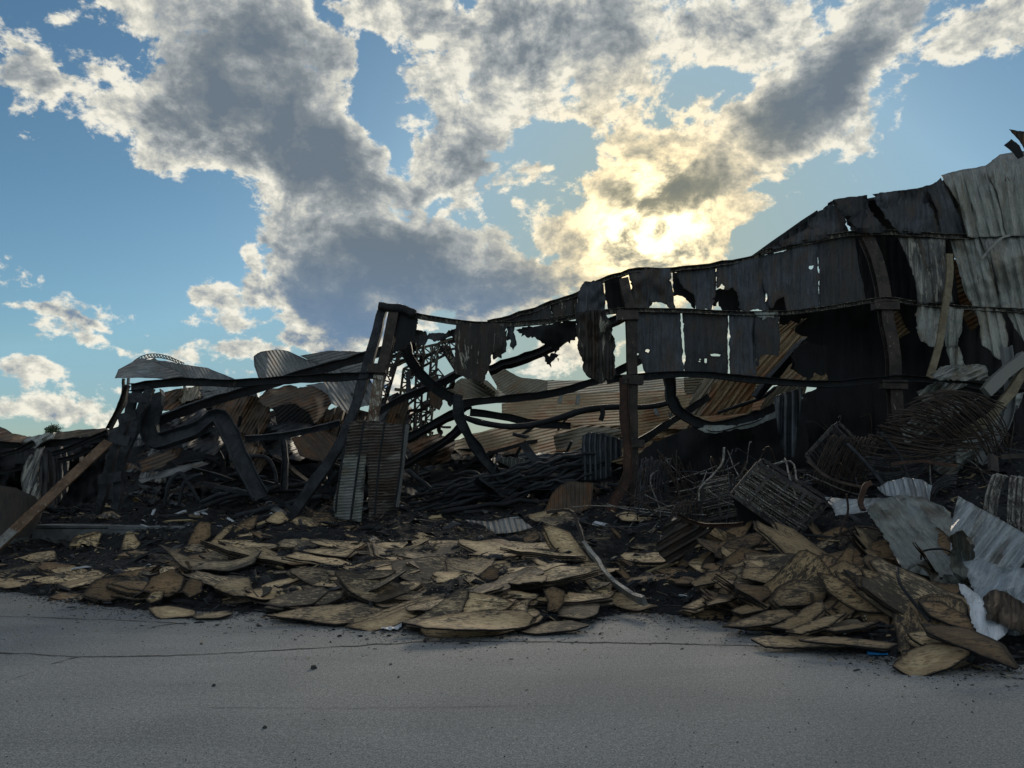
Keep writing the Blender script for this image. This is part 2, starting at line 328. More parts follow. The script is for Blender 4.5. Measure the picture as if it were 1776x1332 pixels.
def jagged(poly, step, jag, rnd, closed=True):
    out = []; n = len(poly)
    for i in range(n):
        a = Vector(poly[i]); b_ = Vector(poly[(i + 1) % n]); d = b_ - a; L = d.length
        if L < 1e-6: continue
        k = max(1, int(L / step)); nn = Vector((-d.y, d.x)) / L
        for j in range(k):
            q = a + d * (j / k)
            if j and jag:
                z_ = Vector((q.x, q.y, 7.)) / step; m_ = min(1, 2.5 * min(j, k - j) / k)
                q += nn * jag * m_ * (2.6 * noise.noise(z_ * .09) + 1.5 * noise.noise(z_ * .27) + .9 * (rnd.random() - .5) + (rnd.random() < .06) * rnd.uniform(-2, 2))
            out.append((q.x, q.y))
    return out
def smoothpoly(poly, it=2, cut=.33):
    q = []                               # keep straight runs: corners alone are rounded
    for i in range(len(poly)):
        a = poly[i]; b_ = poly[(i + 1) % len(poly)]
        q += [(a[0] + (b_[0] - a[0]) * f, a[1] + (b_[1] - a[1]) * f) for f in (0, cut, .5, 1 - cut)]
    poly = q
    for _ in range(it):
        q = []
        for i in range(len(poly)):
            a = poly[i]; b_ = poly[(i + 1) % len(poly)]
            q += [(a[0] * .75 + b_[0] * .25, a[1] * .75 + b_[1] * .25), (a[0] * .25 + b_[0] * .75, a[1] * .25 + b_[1] * .75)]
        poly = q
    return poly
def inside(P, poly):
    x, y = P[:, 0], P[:, 1]; c = np.zeros(len(P), bool); n = len(poly)
    for i in range(n):
        x1, y1 = poly[i]; x2, y2 = poly[(i + 1) % n]
        if y1 == y2: continue
        c ^= ((y1 > y) != (y2 > y)) & (x < (x2 - x1) * (y - y1) / (y2 - y1) + x1)
    return c
def edgedist(P, poly):
    best = np.full(len(P), 1e9); n = len(poly)
    for i in range(n):
        a = np.array(poly[i]); d = np.array(poly[(i + 1) % n]) - a; L2 = d @ d
        if L2 == 0: continue
        q = P - a; tt = np.clip((q @ d) / L2, 0, 1)[:, None]
        best = np.minimum(best, np.hypot(*(q - tt * d).T))
    return best

def patch(name, poly, mp, mat, du, dv, ang=0., jag=0., step=None, holes=(), scale=1., thick=.006, rim=None, seed=0, smooth=True, parent=None):
    """a polygon in 2-D turned into a thick triangulated sheet; mp(u,v,x,y) gives its 3-D point; scale = metres per 2-D unit"""
    rnd = random.Random(seed); step = step or max(du, 1e-6)
    loops = [jagged(poly, step, jag, rnd)] + [jagged(h, step, jag, rnd) for h in holes]
    ca, sa = math.cos(ang), math.sin(ang)
    B = np.array(loops[0]); U = B[:, 0] * ca + B[:, 1] * sa; V = -B[:, 0] * sa + B[:, 1] * ca
    gu = np.arange(U.min() + du * .5, U.max(), du); gv = np.arange(V.min() + dv * .5, V.max(), dv)
    G = np.array([(u, v) for v in gv for u in gu]) if len(gu) and len(gv) else np.zeros((0, 2))
    if len(G):
        X = G[:, 0] * ca - G[:, 1] * sa; Y_ = G[:, 0] * sa + G[:, 1] * ca; P = np.stack([X, Y_], 1)
        keep = inside(P, loops[0]) & (edgedist(P, loops[0]) > min(du, dv) * .35)
        for h in loops[1:]: keep &= ~inside(P, h) & (edgedist(P, h) > min(du, dv) * .35)
        P = P[keep]
    else: P = np.zeros((0, 2))
    vs = []; es = []
    for lp in loops:
        k = len(vs); vs += [Vector(q) for q in lp]; es += [(k + i, k + (i + 1) % len(lp)) for i in range(len(lp))]
    vs += [Vector(q) for q in P]
    v2, e2, f2, *_ = delaunay_2d_cdt(vs, es, [], 0, 1e-5)
    A = np.array([(q.x, q.y) for q in v2])
    F = [f for f in f2 if len(f) == 3]
    if not F: return None
    cen = np.array([A[list(f)].mean(0) for f in F]); k = inside(cen, loops[0])
    for h in loops[1:]: k &= ~inside(cen, h)
    F = [f for f, kk in zip(F, k) if kk]
    ed = edgedist(A, loops[0])
    for h in loops[1:]: ed = np.minimum(ed, edgedist(A, h))
    ed *= scale
    uu = A[:, 0] * ca + A[:, 1] * sa; vv = -A[:, 0] * sa + A[:, 1] * ca
    pts = [mp(u, v, x, y) for u, v, (x, y) in zip(uu, vv, A)]
    org = sum(pts, Vector()) / len(pts)
    org.z = min(q.z for q in pts)
    me = mesh_of([q - org for q in pts], F, smooth)
    uvl = me.uv_layers.new(name='UVMap'); li = np.empty(len(me.loops), np.int32); me.loops.foreach_get('vertex_index', li)
    uvs = np.stack([uu[li], vv[li]], 1) * scale; uvl.data.foreach_set('uv', uvs.astype(np.float32).ravel())
    at_ = me.attributes.new('rim', 'FLOAT', 'POINT'); at_.data.foreach_set('value', ed.astype(np.float32))
    o = put(name, me, mat, parent); o.location = org - (parent.location if parent else Vector())
    if thick:
        s = o.modifiers.new('thickness', 'SOLIDIFY'); s.thickness = thick; s.offset = 0; s.use_quality_normals = True
        if len(me.materials) > 1: s.material_offset_rim = 1
        es = o.modifiers.new('crisp', 'EDGE_SPLIT'); es.split_angle = R(30 if name in ('creased_sheet', 'plastic_film', 'rusty_lining') else 38)
    return o

def plane3(pts):                     # depth as an affine function of px, py through three (px, py, Y)
    A = np.array([[a, b_, 1] for a, b_, _ in pts], float); return np.linalg.solve(A, np.array([p[2] for p in pts], float))
def trap(x): return max(-1, min(1, 1.8 * math.sin(x)))
_sd = [0]
def sheet(name, poly, Y, mat, label=None, cat=None, group=None, ang=0, pitch=14, amp=.009, jag=1., warp=(.06, 90), holes=(), res=None, thick=.006, parent=None, step=None, curl=None, crumple=0):
    """sheet metal outlined in photo pixels, hung at its own depth Y (number or three px,py,Y points); ribs run along py turned by ang"""
    _sd[0] += 1; sd_ = _sd[0]
    f = (lambda x, y: Y) if isinstance(Y, (int, float)) else (lambda c: (lambda x, y: c[0] * x + c[1] * y + c[2]))(plane3(Y))
    xs = [p[0] for p in poly]; ys = [p[1] for p in poly]; cx_, cy_ = sum(xs) / len(xs), sum(ys) / len(ys)
    Yc = f(cx_, cy_); sc = Yc / FPX
    du = pitch / 6 if amp else max(3, (max(xs) - min(xs)) / 40)
    dv = max(4, (max(ys) - min(ys)) / 30)
    if crumple: du = dv = (res or 4) * 2.6; rj = random.Random(sd_)
    if res and not crumple: dv = res
    def mp(u, v, x, y):
        d = f(x, y)
        if amp: d += amp * trap(2 * math.pi * (u + 2.5 * noise.noise(Vector((u * .01, v * .02, sd_)))) / pitch)
        q = Vector((x / warp[1], y / warp[1], sd_ * 3.7))
        d += warp[0] * 2 * noise.noise(q) + warp[0] * .5 * noise.noise(q * 3.1)
        if crumple:
            k = Vector((u * .030 + 1.2 * noise.noise(Vector((x * .008, y * .008, sd_))), v * .0065, sd_)); r = abs(noise.noise(k)) + .4 * abs(noise.noise(k * 2.9)) + .5 * abs(noise.noise(Vector((x * .012, y * .012, sd_ + 5)))); d += crumple * (r - .3) * 4 + crumple * rj.uniform(-.05, .05); x += rj.uniform(-1, 1) * min(2.5, du * .25) * (0 if crumple < 0 else 1)
        if curl: d += curl(x, y)
        return at(x, y, d)
    o = patch(name, poly, mp, mat, du, dv, R(ang), jag, step or max(2.5, min(du, 4)), holes, sc, thick, seed=sd_, smooth=True, parent=parent)
    return tag(o, label, cat, group) if label or cat else o

def terr(px, py):                    # filled in once the terrain exists
    raise NotImplementedError

def frame(rx, ry):                   # tilt about world X (rx, positive leans its face to the camera) and about Y
    return Matrix.Rotation(ry, 3, 'Y') @ Matrix.Rotation(rx, 3, 'X')

def board(poly, Yc, tilt=14, roll=0, mat='wood', label=None, bend=.03, thick=.017, rough=1., name='board', grain=0, cat='board', group=None, lift=0, seed=None):
    """burnt board outlined in photo pixels and lying on its own plane: through the outline's centre at depth Yc, tilted to the camera by tilt degrees"""
    _sd[0] += 1; sd_ = seed or _sd[0]; rnd = random.Random(sd_)
    sm = smoothpoly(poly, 1)
    cx_ = sum(p[0] for p in sm) / len(sm); cy_ = sum(p[1] for p in sm) / len(sm)
    c0 = at(cx_, cy_, Yc); Fm = frame(R(tilt), R(roll)); n = Fm @ Vector((0, 0, 1)); ex = Fm @ Vector((1, 0, 0)); ey = Fm @ Vector((0, 1, 0))
    o3 = Vector((0, 0, CZ)); p2 = []
    for (x, y) in sm:
        d = ray(x, y); den = d.dot(n)
        k = (c0 - o3).dot(n) / den if abs(den) > 1e-4 else Yc / d.y
        k = max(.7 * Yc / d.y, min(1.35 * Yc / d.y, k)); q = o3 + d * k - c0
        p2.append((q.dot(ex), q.dot(ey)))
    w_ = max(p[0] for p in p2) - min(p[0] for p in p2); h_ = max(p[1] for p in p2) - min(p[1] for p in p2)
    du = max(.02, min(w_, h_) / 9, max(w_, h_) / 40)
    ax = rnd.uniform(0, 3.14); cxx, sxx = math.cos(ax), math.sin(ax); kap = 0 if bend < .012 else min(rnd.uniform(-.2, .75), .09 / (w_ * w_ / 4)) ; ph_ = rnd.uniform(0, 6)
    def mp(u, v, x, y):
        s0_ = x * cxx + y * sxx; z = kap * (s0_ * s0_ - w_ * w_ / 16) + bend * .35 * math.sin(s0_ * 9 + ph_) +  bend * noise.noise(Vector((x * 1.0, y * 1.0, sd_))) * 1.6 + .006 * noise.noise(Vector((x * 9, y * 9, sd_)))
        s_ = (x * cxx + y * sxx); z += bend * s_ * s_ * 1.2
        return c0 + ex * x + ey * y + n * (z + lift)
    o = patch(name, p2, mp, [mat, 'rimchar'], du, du, R(grain), .010 * rough, .025, (), 1., thick, seed=sd_)
    return tag(o, label, cat, group) if o else None

def spline(pts, n=6):
    out = []; k = len(pts)
    if k < 3: 
        return [pts[0].lerp(pts[-1], i / n) for i in range(n + 1)]
    for i in range(k - 1):
        p0, p1, p2, p3 = pts[max(i - 1, 0)], pts[i], pts[i + 1], pts[min(i + 2, k - 1)]
        for j in range(n):
            t_ = j / n; out.append(.5 * ((2 * p1) + (p2 - p0) * t_ + (2 * p0 - 5 * p1 + 4 * p2 - p3) * t_ ** 2 + (-p0 + 3 * p1 - 3 * p2 + p3) * t_ ** 3))
    out.append(pts[-1]); return out
def prof(kind, w_, h_=None, t_=None):
    h_ = h_ or w_; t_ = t_ or max(.008, w_ * .1); a, b_ = w_ / 2, h_ / 2
    if kind == 'I': return [(-a, -b_), (a, -b_), (a, -b_ + t_), (t_ / 2, -b_ + t_), (t_ / 2, b_ - t_), (a, b_ - t_), (a, b_), (-a, b_), (-a, b_ - t_), (-t_ / 2, b_ - t_), (-t_ / 2, -b_ + t_), (-a, -b_ + t_)]
    if kind == 'C': return [(-a, -b_), (a, -b_), (a, -b_ + t_), (-a + t_, -b_ + t_), (-a + t_, b_ - t_), (a, b_ - t_), (a, b_), (-a, b_)]
    if kind == 'L': return [(-a, -b_), (a, -b_), (a, -b_ + t_), (-a + t_, -b_ + t_), (-a + t_, b_), (-a, b_)]
    if kind == 'T': n = 10; return [(a * math.cos(6.2832 * i / n), b_ * math.sin(6.2832 * i / n)) for i in range(n)]
    if kind == 'R': n = 5; return [(a * math.cos(6.2832 * i / n), b_ * math.sin(6.2832 * i / n)) for i in range(n)]
    return [(-a, -b_), (a, -b_), (a, b_), (-a, b_)]
def sweep_data(pts, pf, roll=0., twist=0., n=6, wob=0., seed=0, vs=None, fs=None):
    vs = [] if vs is None else vs; fs = [] if fs is None else fs
    P = spline([Vector(p) for p in pts], n) if n else [Vector(p) for p in pts]
    if wob: P = [p + Vector([wob * noise.noise(Vector((p.x * 3, p.z * 3 + p.y * 2, seed + k * 9))) for k in range(3)]) for p in P]
    k0 = len(vs); m_ = len(pf); T = (P[1] - P[0]).normalized()
    up = Vector((0, 1, 0)) if abs(T.y) < .9 else Vector((0, 0, 1)); N = (up - T * up.dot(T)).normalized()
    for i, p in enumerate(P):
        T2 = (P[min(i + 1, len(P) - 1)] - P[max(i - 1, 0)]).normalized()
        N = (N - T2 * N.dot(T2)).normalized(); B_ = T2.cross(N)
        a = roll + twist * i / max(1, len(P) - 1); ca, sa = math.cos(a), math.sin(a)
        g_ = 1 + (.22 * noise.noise(p * 2.3) + .16 * noise.noise(p * 9.1) if wob > .015 else 0)
        for (x, y) in pf: vs.append(p + (B_ * (x * ca - y * sa) + N * (x * sa + y * ca)) * g_)
    for i in range(len(P) - 1):
        for j in range(m_):
            a = k0 + i * m_ + j; b_ = k0 + i * m_ + (j + 1) % m_; fs.append((a, b_, b_ + m_, a + m_))
    fs.append(tuple(k0 + j for j in reversed(range(m_)))); fs.append(tuple(k0 + (len(P) - 1) * m_ + j for j in range(m_)))
    return vs, fs
def build(name, vs, fs, mat, parent=None, smooth=False, label=None, cat=None, group=None, kind=None):
    org = Vector((sum(v.x for v in vs) / len(vs), sum(v.y for v in vs) / len(vs), min(v.z for v in vs)))
    if parent: org = Vector((0, 0, 0)) + Vector(parent.location)
    o = put(name, mesh_of([v - org for v in vs], fs, smooth), mat, parent)
    if not parent: o.location = org
    return tag(o, label, cat, group, kind)
def beam(pts, kind='I', w_=.2, h_=None, mat='beam', name='steel_beam', label=None, cat=None, group=None, parent=None, roll=0., twist=0., n=6, wob=.02, t_=None, px=True):
    """bar swept through photo pixels each given with its depth (or through world points if px is False)"""
    _sd[0] += 1
    P = [at(*p) for p in pts] if px else [Vector(p) for p in pts]
    if kind == 'I' and not roll and not parent: roll = 1.5708 + .45 * math.sin(_sd[0]); twist = twist or .4 * math.sin(_sd[0] * 2.3)
    if kind == 'C' and not roll: w_, h_ = (h_ or w_), w_; roll = -1.5708
    if n > 4: n = 4
    vs, fs = sweep_data(P, prof(kind, w_, h_, t_), roll, twist, n, wob, _sd[0])
    return build(name, vs, fs, mat, parent, kind in 'T', label, cat, group)
# ---------------------------------------------------------------- the setting
def tag_struct(o): o['kind'] = 'structure'; return o
gv = [Vector((x, y, 0)) for y in (-40, 0, 4, 8, 12, 20, 60, 400, 3000) for x in (-3000, -60, -10, 0, 10, 60, 3000)]
gf = [(r * 7 + c, r * 7 + c + 1, (r + 1) * 7 + c + 1, (r + 1) * 7 + c) for r in range(8) for c in range(6)]
tag_struct(put('pavement', mesh_of(gv, gf), 'asphalt'))

def crack(pts, w_, seed):
    rnd = random.Random(seed); P = []
    for i in range(len(pts) - 1):
        a = Vector(pts[i]); b_ = Vector(pts[i + 1]); k = max(2, int((b_ - a).length / 6))
        for j in range(k):
            q = a.lerp(b_, j / k); yy = ground_y(q.y + noise.noise(Vector((q.x * .03, seed, 0))) * 1.6 + rnd.uniform(-.35, .35)); g = at(q.x, q.y, 1); d = ray(q.x, q.y)
            P.append(Vector((d.x / d.y * yy, yy, .004)))
    vs = []; fs = []
    for i, p in enumerate(P):
        ww = w_ * (.35 + .65 * abs(noise.noise(p * 1.7) * 2) + .3 * rnd.random())
        vs += [p + Vector((0, -ww / 2, 0)), p + Vector((0, ww / 2, 0))]
        if i: fs.append((2 * i - 2, 2 * i, 2 * i + 1, 2 * i - 1))
    tag_struct(put('pavement_crack', mesh_of(vs, fs), 'crack'))
crack([(-40, 1131), (60, 1135), (135, 1140), (320, 1137), (520, 1126), (740, 1113), (900, 1113), (1180, 1117), (1330, 1121)], .028, 1)
crack([(135, 1140), (90, 1152), (50, 1168), (0, 1186), (-40, 1200)], .05, 2)
crack([(-40, 1069), (30, 1070), (150, 1074), (280, 1079), (330, 1083)], .022, 3)
crack([(255, 1091), (290, 1083), (335, 1081)], .03, 4)
crack([(360, 1228), (620, 1229), (1000, 1224)], .006, 5)
# small grit on the pavement
rnd = random.Random(5)
def grit(px, py, s_):
    yy = ground_y(py); d = ray(px, py); g = Vector((d.x / d.y * yy, yy, 0))
    vs = []; fs = []
    for j in range(2):
        for i in range(6):
            a = i * 1.047 + rnd.random() * .5; r_ = s_ * (.6 + .4 * rnd.random()) * (1, .6)[j]; vs.append(g + Vector((r_ * math.cos(a), r_ * math.sin(a), .001 + j * s_ * .8)))
    fs = [tuple(range(5, -1, -1)), tuple(range(6, 12))] + [(i, (i + 1) % 6, 6 + (i + 1) % 6, 6 + i) for i in range(6)]
    return vs, fs
for (x, y, s_, lb) in [(544, 1160, .035, 'small black lump lying alone on the open pavement'), (371, 1190, .02, 'tiny grey pebble on the pavement left of the black lump'), (691, 1175, .012, 'pinhead black crumb on the pavement right of the black lump'), (459, 1263, .018, 'flat black crumb on the near pavement')]:
    vs, fs = grit(x, y, s_); build('pebble', vs, fs, 'crack', label=lb, cat='pebble')
vs = []; fs = []
for i in range(900):
    px = rnd.uniform(-50, 1820); py = rnd.choice((rnd.uniform(1040, 1332), rnd.uniform(1060, 1150), rnd.uniform(1060, 1120)))
    v_, f_ = grit(px, py, rnd.uniform(.002, .0065)); k = len(vs); vs += v_; fs += [tuple(a + k for a in f) for f in f_]
build('grit', vs, fs, 'crack', kind='stuff')

# heap profile: per photo column, (py, depth) from its front edge on the pavement to the back
COL = [
 (-250, [(1018, None), (1000, 11.8), (978, 13.5), (957, 15.2), (900, 17), (875, 20.5), (785, 27)]),
 (0,    [(1022, None), (1003, 11.4), (980, 13.2), (957, 15.2), (900, 17), (875, 20.5), (790, 27)]),
 (110,  [(1046, None), (1020, 10.3), (985, 12.6), (960, 15.0), (905, 16.6), (872, 20.5), (768, 27)]),
 (250,  [(1060, None), (1020, 9.6), (978, 12.0), (950, 14.6), (895, 16.6), (850, 20), (722, 25)]),
 (450,  [(1064, None), (1012, 9.8), (958, 12.0), (925, 14.4), (895, 16.4), (850, 20), (715, 25)]),
 (650,  [(1090, None), (1022, 9.0), (960, 11.6), (930, 14.0), (903, 16.0), (855, 20), (745, 26)]),
 (800,  [(1100, None), (1020, 8.8), (957, 11.5), (925, 14.0), (895, 16.2), (845, 20), (775, 25)]),
 (960,  [(1086, None), (1010, 9.2), (950, 11.5), (915, 14.0), (882, 16.2), (835, 20), (775, 24)]),
 (1100, [(1062, None), (1010, 9.8), (965, 11.2), (915, 13.5), (870, 16.2), (830, 20), (765, 24)]),
 (1250, [(1078, None), (1010, 9.3), (950, 11.2), (890, 13.5), (840, 16.2), (805, 20), (770, 27)]),
 (1450, [(1126, None), (1045, 8.0), (972, 9.6), (890, 12.5), (815, 15.6), (780, 20), (720, 27)]),
 (1650, [(1155, None), (1078, 7.1), (990, 8.8), (880, 11.6), (790, 15.2), (750, 20), (700, 27)]),
 (1850, [(1155, None), (1080, 7.2), (970, 9.0), (860, 12.0), (770, 15.2), (730, 20), (690, 27)]),
 (2300, [(1165, None), (1080, 7.2), (960, 9.0), (860, 12.0), (770, 15.2), (730, 20), (690, 27)])]
GP = []
for px, rows in COL:
    L = []
    for py, Y in rows:
        if Y is None: Y = ground_y(py); q = at(px, py, Y); q.z = -.02
        else: q = at(px, py, Y)
        L.append(q)
    GP.append(L)
CX = [c[0] for c in COL]
def terr(px, t_):
    i = max(0, min(len(CX) - 2, next((k - 1 for k in range(1, len(CX)) if CX[k] >= px), len(CX) - 2)))
    f = (px - CX[i]) / (CX[i + 1] - CX[i]); f = max(0, min(1, f)); f = f * f * (3 - 2 * f) * .5 + f * .5
    t_ = max(0, min(5.999, t_)); j = int(t_); g = t_ - j
    a = GP[i][j].lerp(GP[i][j + 1], g); b_ = GP[i + 1][j].lerp(GP[i + 1][j + 1], g); q = a.lerp(b_, f)
    am = min(1, t_ * 1.4) * .16
    q.z += am * (noise.noise(Vector((q.x * 1.1, q.y * 1.1, 3))) + .5 * noise.noise(Vector((q.x * 3.3, q.y * 3.3, 8))) + .25 * noise.noise(Vector((q.x * 9, q.y * 9, 8))))
    return q
NXT, NYT = 420, 230
vs = [terr(-250 + 2550 * i / NXT, 5.999 * (j / NYT) ** 1.15) for j in range(NYT + 1) for i in range(NXT + 1)]
vs = [v + Vector((0, 0, .03 * noise.noise(v * 14))) for v in vs]
fs = [(j * (NXT + 1) + i, j * (NXT + 1) + i + 1, (j + 1) * (NXT + 1) + i + 1, (j + 1) * (NXT + 1) + i) for j in range(NYT) for i in range(NXT)]
o = put('ash_heap', mesh_of(vs, fs, True), 'ash'); o['kind'] = 'stuff'

# charcoal, splinters and foil scraps strewn over the heap: nobody could count them
rnd = random.Random(11); vs = []; fs = []; cv = []
for i in range(26000):
    px = rnd.uniform(-120, 1850); t_ = rnd.random() ** .8 * 5.2
    q = terr(px, t_); s_ = rnd.uniform(.006, .028) * (1 + .5 * (t_ > 3)) * (1 if rnd.random() < .93 else rnd.uniform(1.5, 4.5)); col_ = rnd.random() * .72
    if rnd.random() < .10: col_ = rnd.uniform(.74, .93); 
    if rnd.random() < (.035 if 200 < px < 520 and 3.2 < t_ < 4.6 else .002): col_ = 1; s_ *= 2
    L = s_ * rnd.choice((1, 1, 1.5, 3.2)); Wd = s_ * rnd.uniform(.3, 1); H = s_ * rnd.uniform(.15, .5)
    Mx = Matrix.Rotation(rnd.uniform(0, 6.28), 3, 'Z') @ Matrix.Rotation(rnd.uniform(-.6, .6), 3, 'X') @ Matrix.Rotation(rnd.uniform(-.5, .5), 3, 'Y')
    k = len(vs)
    for (a, b_, c) in ((-1, -.7, 0), (1, -.5, 0), (.8, .9, .1), (-.9, .6, 0), (-.7, -.5, 1), (.7, -.3, 1), (.5, .6, 1.1), (-.6, .5, .9)):
        vs.append(q + Vector((0, 0, .02)) + Mx @ Vector((a * L, b_ * Wd, c * H))); cv.append(col_)
    fs += [(k, k + 1, k + 5, k + 4), (k + 1, k + 2, k + 6, k + 5), (k + 2, k + 3, k + 7, k + 6), (k + 3, k, k + 4, k + 7), (k + 4, k + 5, k + 6, k + 7)]
me = mesh_of(vs, fs); a_ = me.attributes.new('chip', 'FLOAT', 'POINT'); a_.data.foreach_set('value', cv)
o = put('charcoal_rubble', me, 'chip'); o['kind'] = 'stuff'

# soot crumbs and splinters strewn on the pavement along the heap's front edge
vs = []; fs = []; cv = []; FX = [c[0] for c in COL]; FY = [c[1][0][0] for c in COL]
for i in range(5200):
    px = rnd.uniform(-60, 1830); py = np.interp(px, FX, FY) - 6 + rnd.expovariate(1 / 11.); yy = ground_y(py); d = ray(px, py); q = Vector((d.x / d.y * yy, yy, .003)); s_ = rnd.uniform(.003, .011) * (1 if rnd.random() < .95 else 2.5)
    Mx = Matrix.Rotation(rnd.uniform(0, 6.28), 3, 'Z'); L = s_ * rnd.choice((1, 1, 2.5)); k = len(vs); c_ = rnd.random() * .72 if rnd.random() < .8 else rnd.uniform(.74, .93)
    for (a, b_, c) in ((-1, -.7, 0), (1, -.5, 0), (.8, .9, 0), (-.9, .6, 0), (-.5, -.4, .8), (.6, -.3, .8), (.4, .5, .9), (-.6, .4, .8)): vs.append(q + Mx @ Vector((a * L, b_ * s_ * .6, c * s_ * .6))); cv.append(c_)
    fs += [(k, k + 1, k + 5, k + 4), (k + 1, k + 2, k + 6, k + 5), (k + 2, k + 3, k + 7, k + 6), (k + 3, k, k + 4, k + 7), (k + 4, k + 5, k + 6, k + 7)]
me = mesh_of(vs, fs); a_ = me.attributes.new('chip', 'FLOAT', 'POINT'); a_.data.foreach_set('value', cv)
o = put('soot_crumbs', me, 'chip'); o['kind'] = 'stuff'

# concrete plinth at the left, its face broken and stepped
def box(p0, p1, jit=.0, rnd_=random.Random(3)):
    x0, y0, z0 = p0; x1, y1, z1 = p1
    vs = [Vector(q) + Vector([rnd_.uniform(-jit, jit) for _ in range(3)]) for q in ((x0, y0, z0), (x1, y0, z0), (x1, y1, z0), (x0, y1, z0), (x0, y0, z1), (x1, y0, z1), (x1, y1, z1), (x0, y1, z1))]
    return vs, [(0, 3, 2, 1), (4, 5, 6, 7), (0, 1, 5, 4), (1, 2, 6, 5), (2, 3, 7, 6), (3, 0, 4, 7)]
zt = at(200, 917, 15.6).z
pl = empty('concrete_plinth', (at(150, 955, 15.6).x, 15.6, 0)); tag(pl, 'smoke stained concrete loading plinth under the left end of the ruin', 'plinth')
for (a, b_, dy, dz) in [(-200, 52, 0, -.05), (54, 186, .03, .0), (188, 255, .0, -.015), (257, 320, .05, -.02)]:
    xa, xb = at(a, 930, 15.6).x, at(b_, 930, 15.6).x
    v_, f_ = box((xa, 15.6 + dy, -.1), (xb, 16.4, zt + dz), .012); build('concrete_block', v_, f_, 'conc', pl)
    if b_ > 60:
        v_, f_ = box((xa, 15.57 + dy, zt + dz + .003), (xb - .02, 16.35, zt + dz + .07), .015); build('coping', v_, f_, 'conc', pl)
# a small tree far beyond the wreck
tr = empty('broadleaf_tree', at(92, 800, 70)); tr.location.z = 0; tag(tr, 'small round green tree far beyond the wreckage at the left', 'tree')
c0 = at(92, 747, 70); vs, fs = sweep_data([Vector((c0.x, 70, 0)), Vector((c0.x, 70, c0.z - .3))], prof('T', .3), 0, 0, 2); build('trunk', vs, fs, 'leaf', tr)
vs = []; fs = []; rnd = random.Random(2)
for i in range(1500):
    d = Vector([rnd.gauss(0, 1) for _ in range(3)]).normalized() * rnd.random() ** .4
    d *= .8 + .5 * noise.noise(d * 2.2); q = c0 + Vector((d.x * .85, d.y * .85, d.z * .75)); a = Vector([rnd.uniform(-.09, .09) for _ in range(3)]); b_ = Vector([rnd.uniform(-.09, .09) for _ in range(3)])
    k = len(vs); vs += [q, q + a, q + a + b_, q + b_]; fs.append((k, k + 1, k + 2, k + 3))
build('crown', vs, fs, 'leaf', tr)
# ---------------------------------------------------------------- the burnt warehouse still standing
WY = 16.0
bld = empty('burnt_warehouse', (at(1090, 880, WY).x, WY, 0))
tag(bld, 'burnt out steel framed warehouse wall with charred cladding hanging from bent rails', 'warehouse')
B = dict(parent=bld)
def panel(poly, Y, mat, label=None, name='wall_panel', **k):
    o = sheet(name, poly, Y, mat, parent=bld, **k)
    if label: o['label'] = label
    return o
# posts
beam([(684,540,WY),(668,620,WY),(656,662,WY-.02)], 'I', .23, .2, 'post', 'steel_post', wob=.01, n=5, **B)
beam([(658,652,WY-.03),(650,705,WY-.05),(642,762,WY-.1)], 'I', .22, .2, 'post_white', 'steel_post', wob=.01, n=5, **B)
beam([(664,534,WY+.05),(640,625,WY),(610,720,WY-.1),(575,795,WY-.2),(540,845,WY-.2),(503,903,WY-.25)], 'box', .21, .17, 'beam_blue', 'leaning_post', wob=.035, **B)
beam([(632,765,WY-.35),(624,830,WY-.35),(618,906,WY-.35)], 'box', .22, .05, 'beam_blue', 'post_cover', wob=.01, **B)
beam([(613,760,WY-.25),(645,762,WY-.25),(661,758,WY-.2)], 'box', .22, .06, 'beam', 'post_bracket', wob=.01, **B)
beam([(1080,484,WY+.05),(1087,512,WY),(1093,545,WY),(1096,650,WY),(1097,760,WY),(1100,884,WY)], 'I', .22, .2, 'post', 'steel_post', wob=.015, **B)
beam([(1083,655,WY-.2),(1082,710,WY-.22),(1088,775,WY-.25),(1086,830,WY-.4),(1066,868,WY-.7),(1052,905,WY-1.)], 'C', .2, .07, 'rusty', 'rust_red_channel', wob=.02, **B)
beam([(1502,412,WY+.1),(1518,450,WY),(1530,500,WY),(1538,560,WY),(1548,610,WY),(1550,660,WY),(1555,740,WY)], 'I', .27, .2, 'post', 'steel_post', wob=.015, **B)
for (x, y) in ((654,640),(1096,660),(1098,770),(1549,668),(1535,530),(1088,548)):
    v_, f_ = box(tuple(at(x - 17, y + 6, WY - .18)), tuple(at(x + 17, y - 7, WY + .02)), .01); build('girt_bracket', v_, f_, 'post', bld)
# leaning lattice column at the left
for pts in ([(168,892,16.2),(182,845,16.2),(196,790,16.1),(216,735,16.1),(236,685,16),(252,668,16)], [(200,884,16),(206,850,16),(210,805,15.95),(226,765,15.9),(238,725,15.9),(262,672,15.9)]):
    beam(pts, 'box', .16, .12, 'beam_blue', 'column_rail', wob=.03, **B)
for (a, b_) in (((170,832),(210,826)),((188,758),(224,766)),((205,728),(236,718)),((222,690),(262,690))):
    beam([(a[0],a[1],15.85),(b_[0],b_[1],15.8)], 'box', .22, .02, 'beam_blue', 'column_batten', wob=.0, **B)
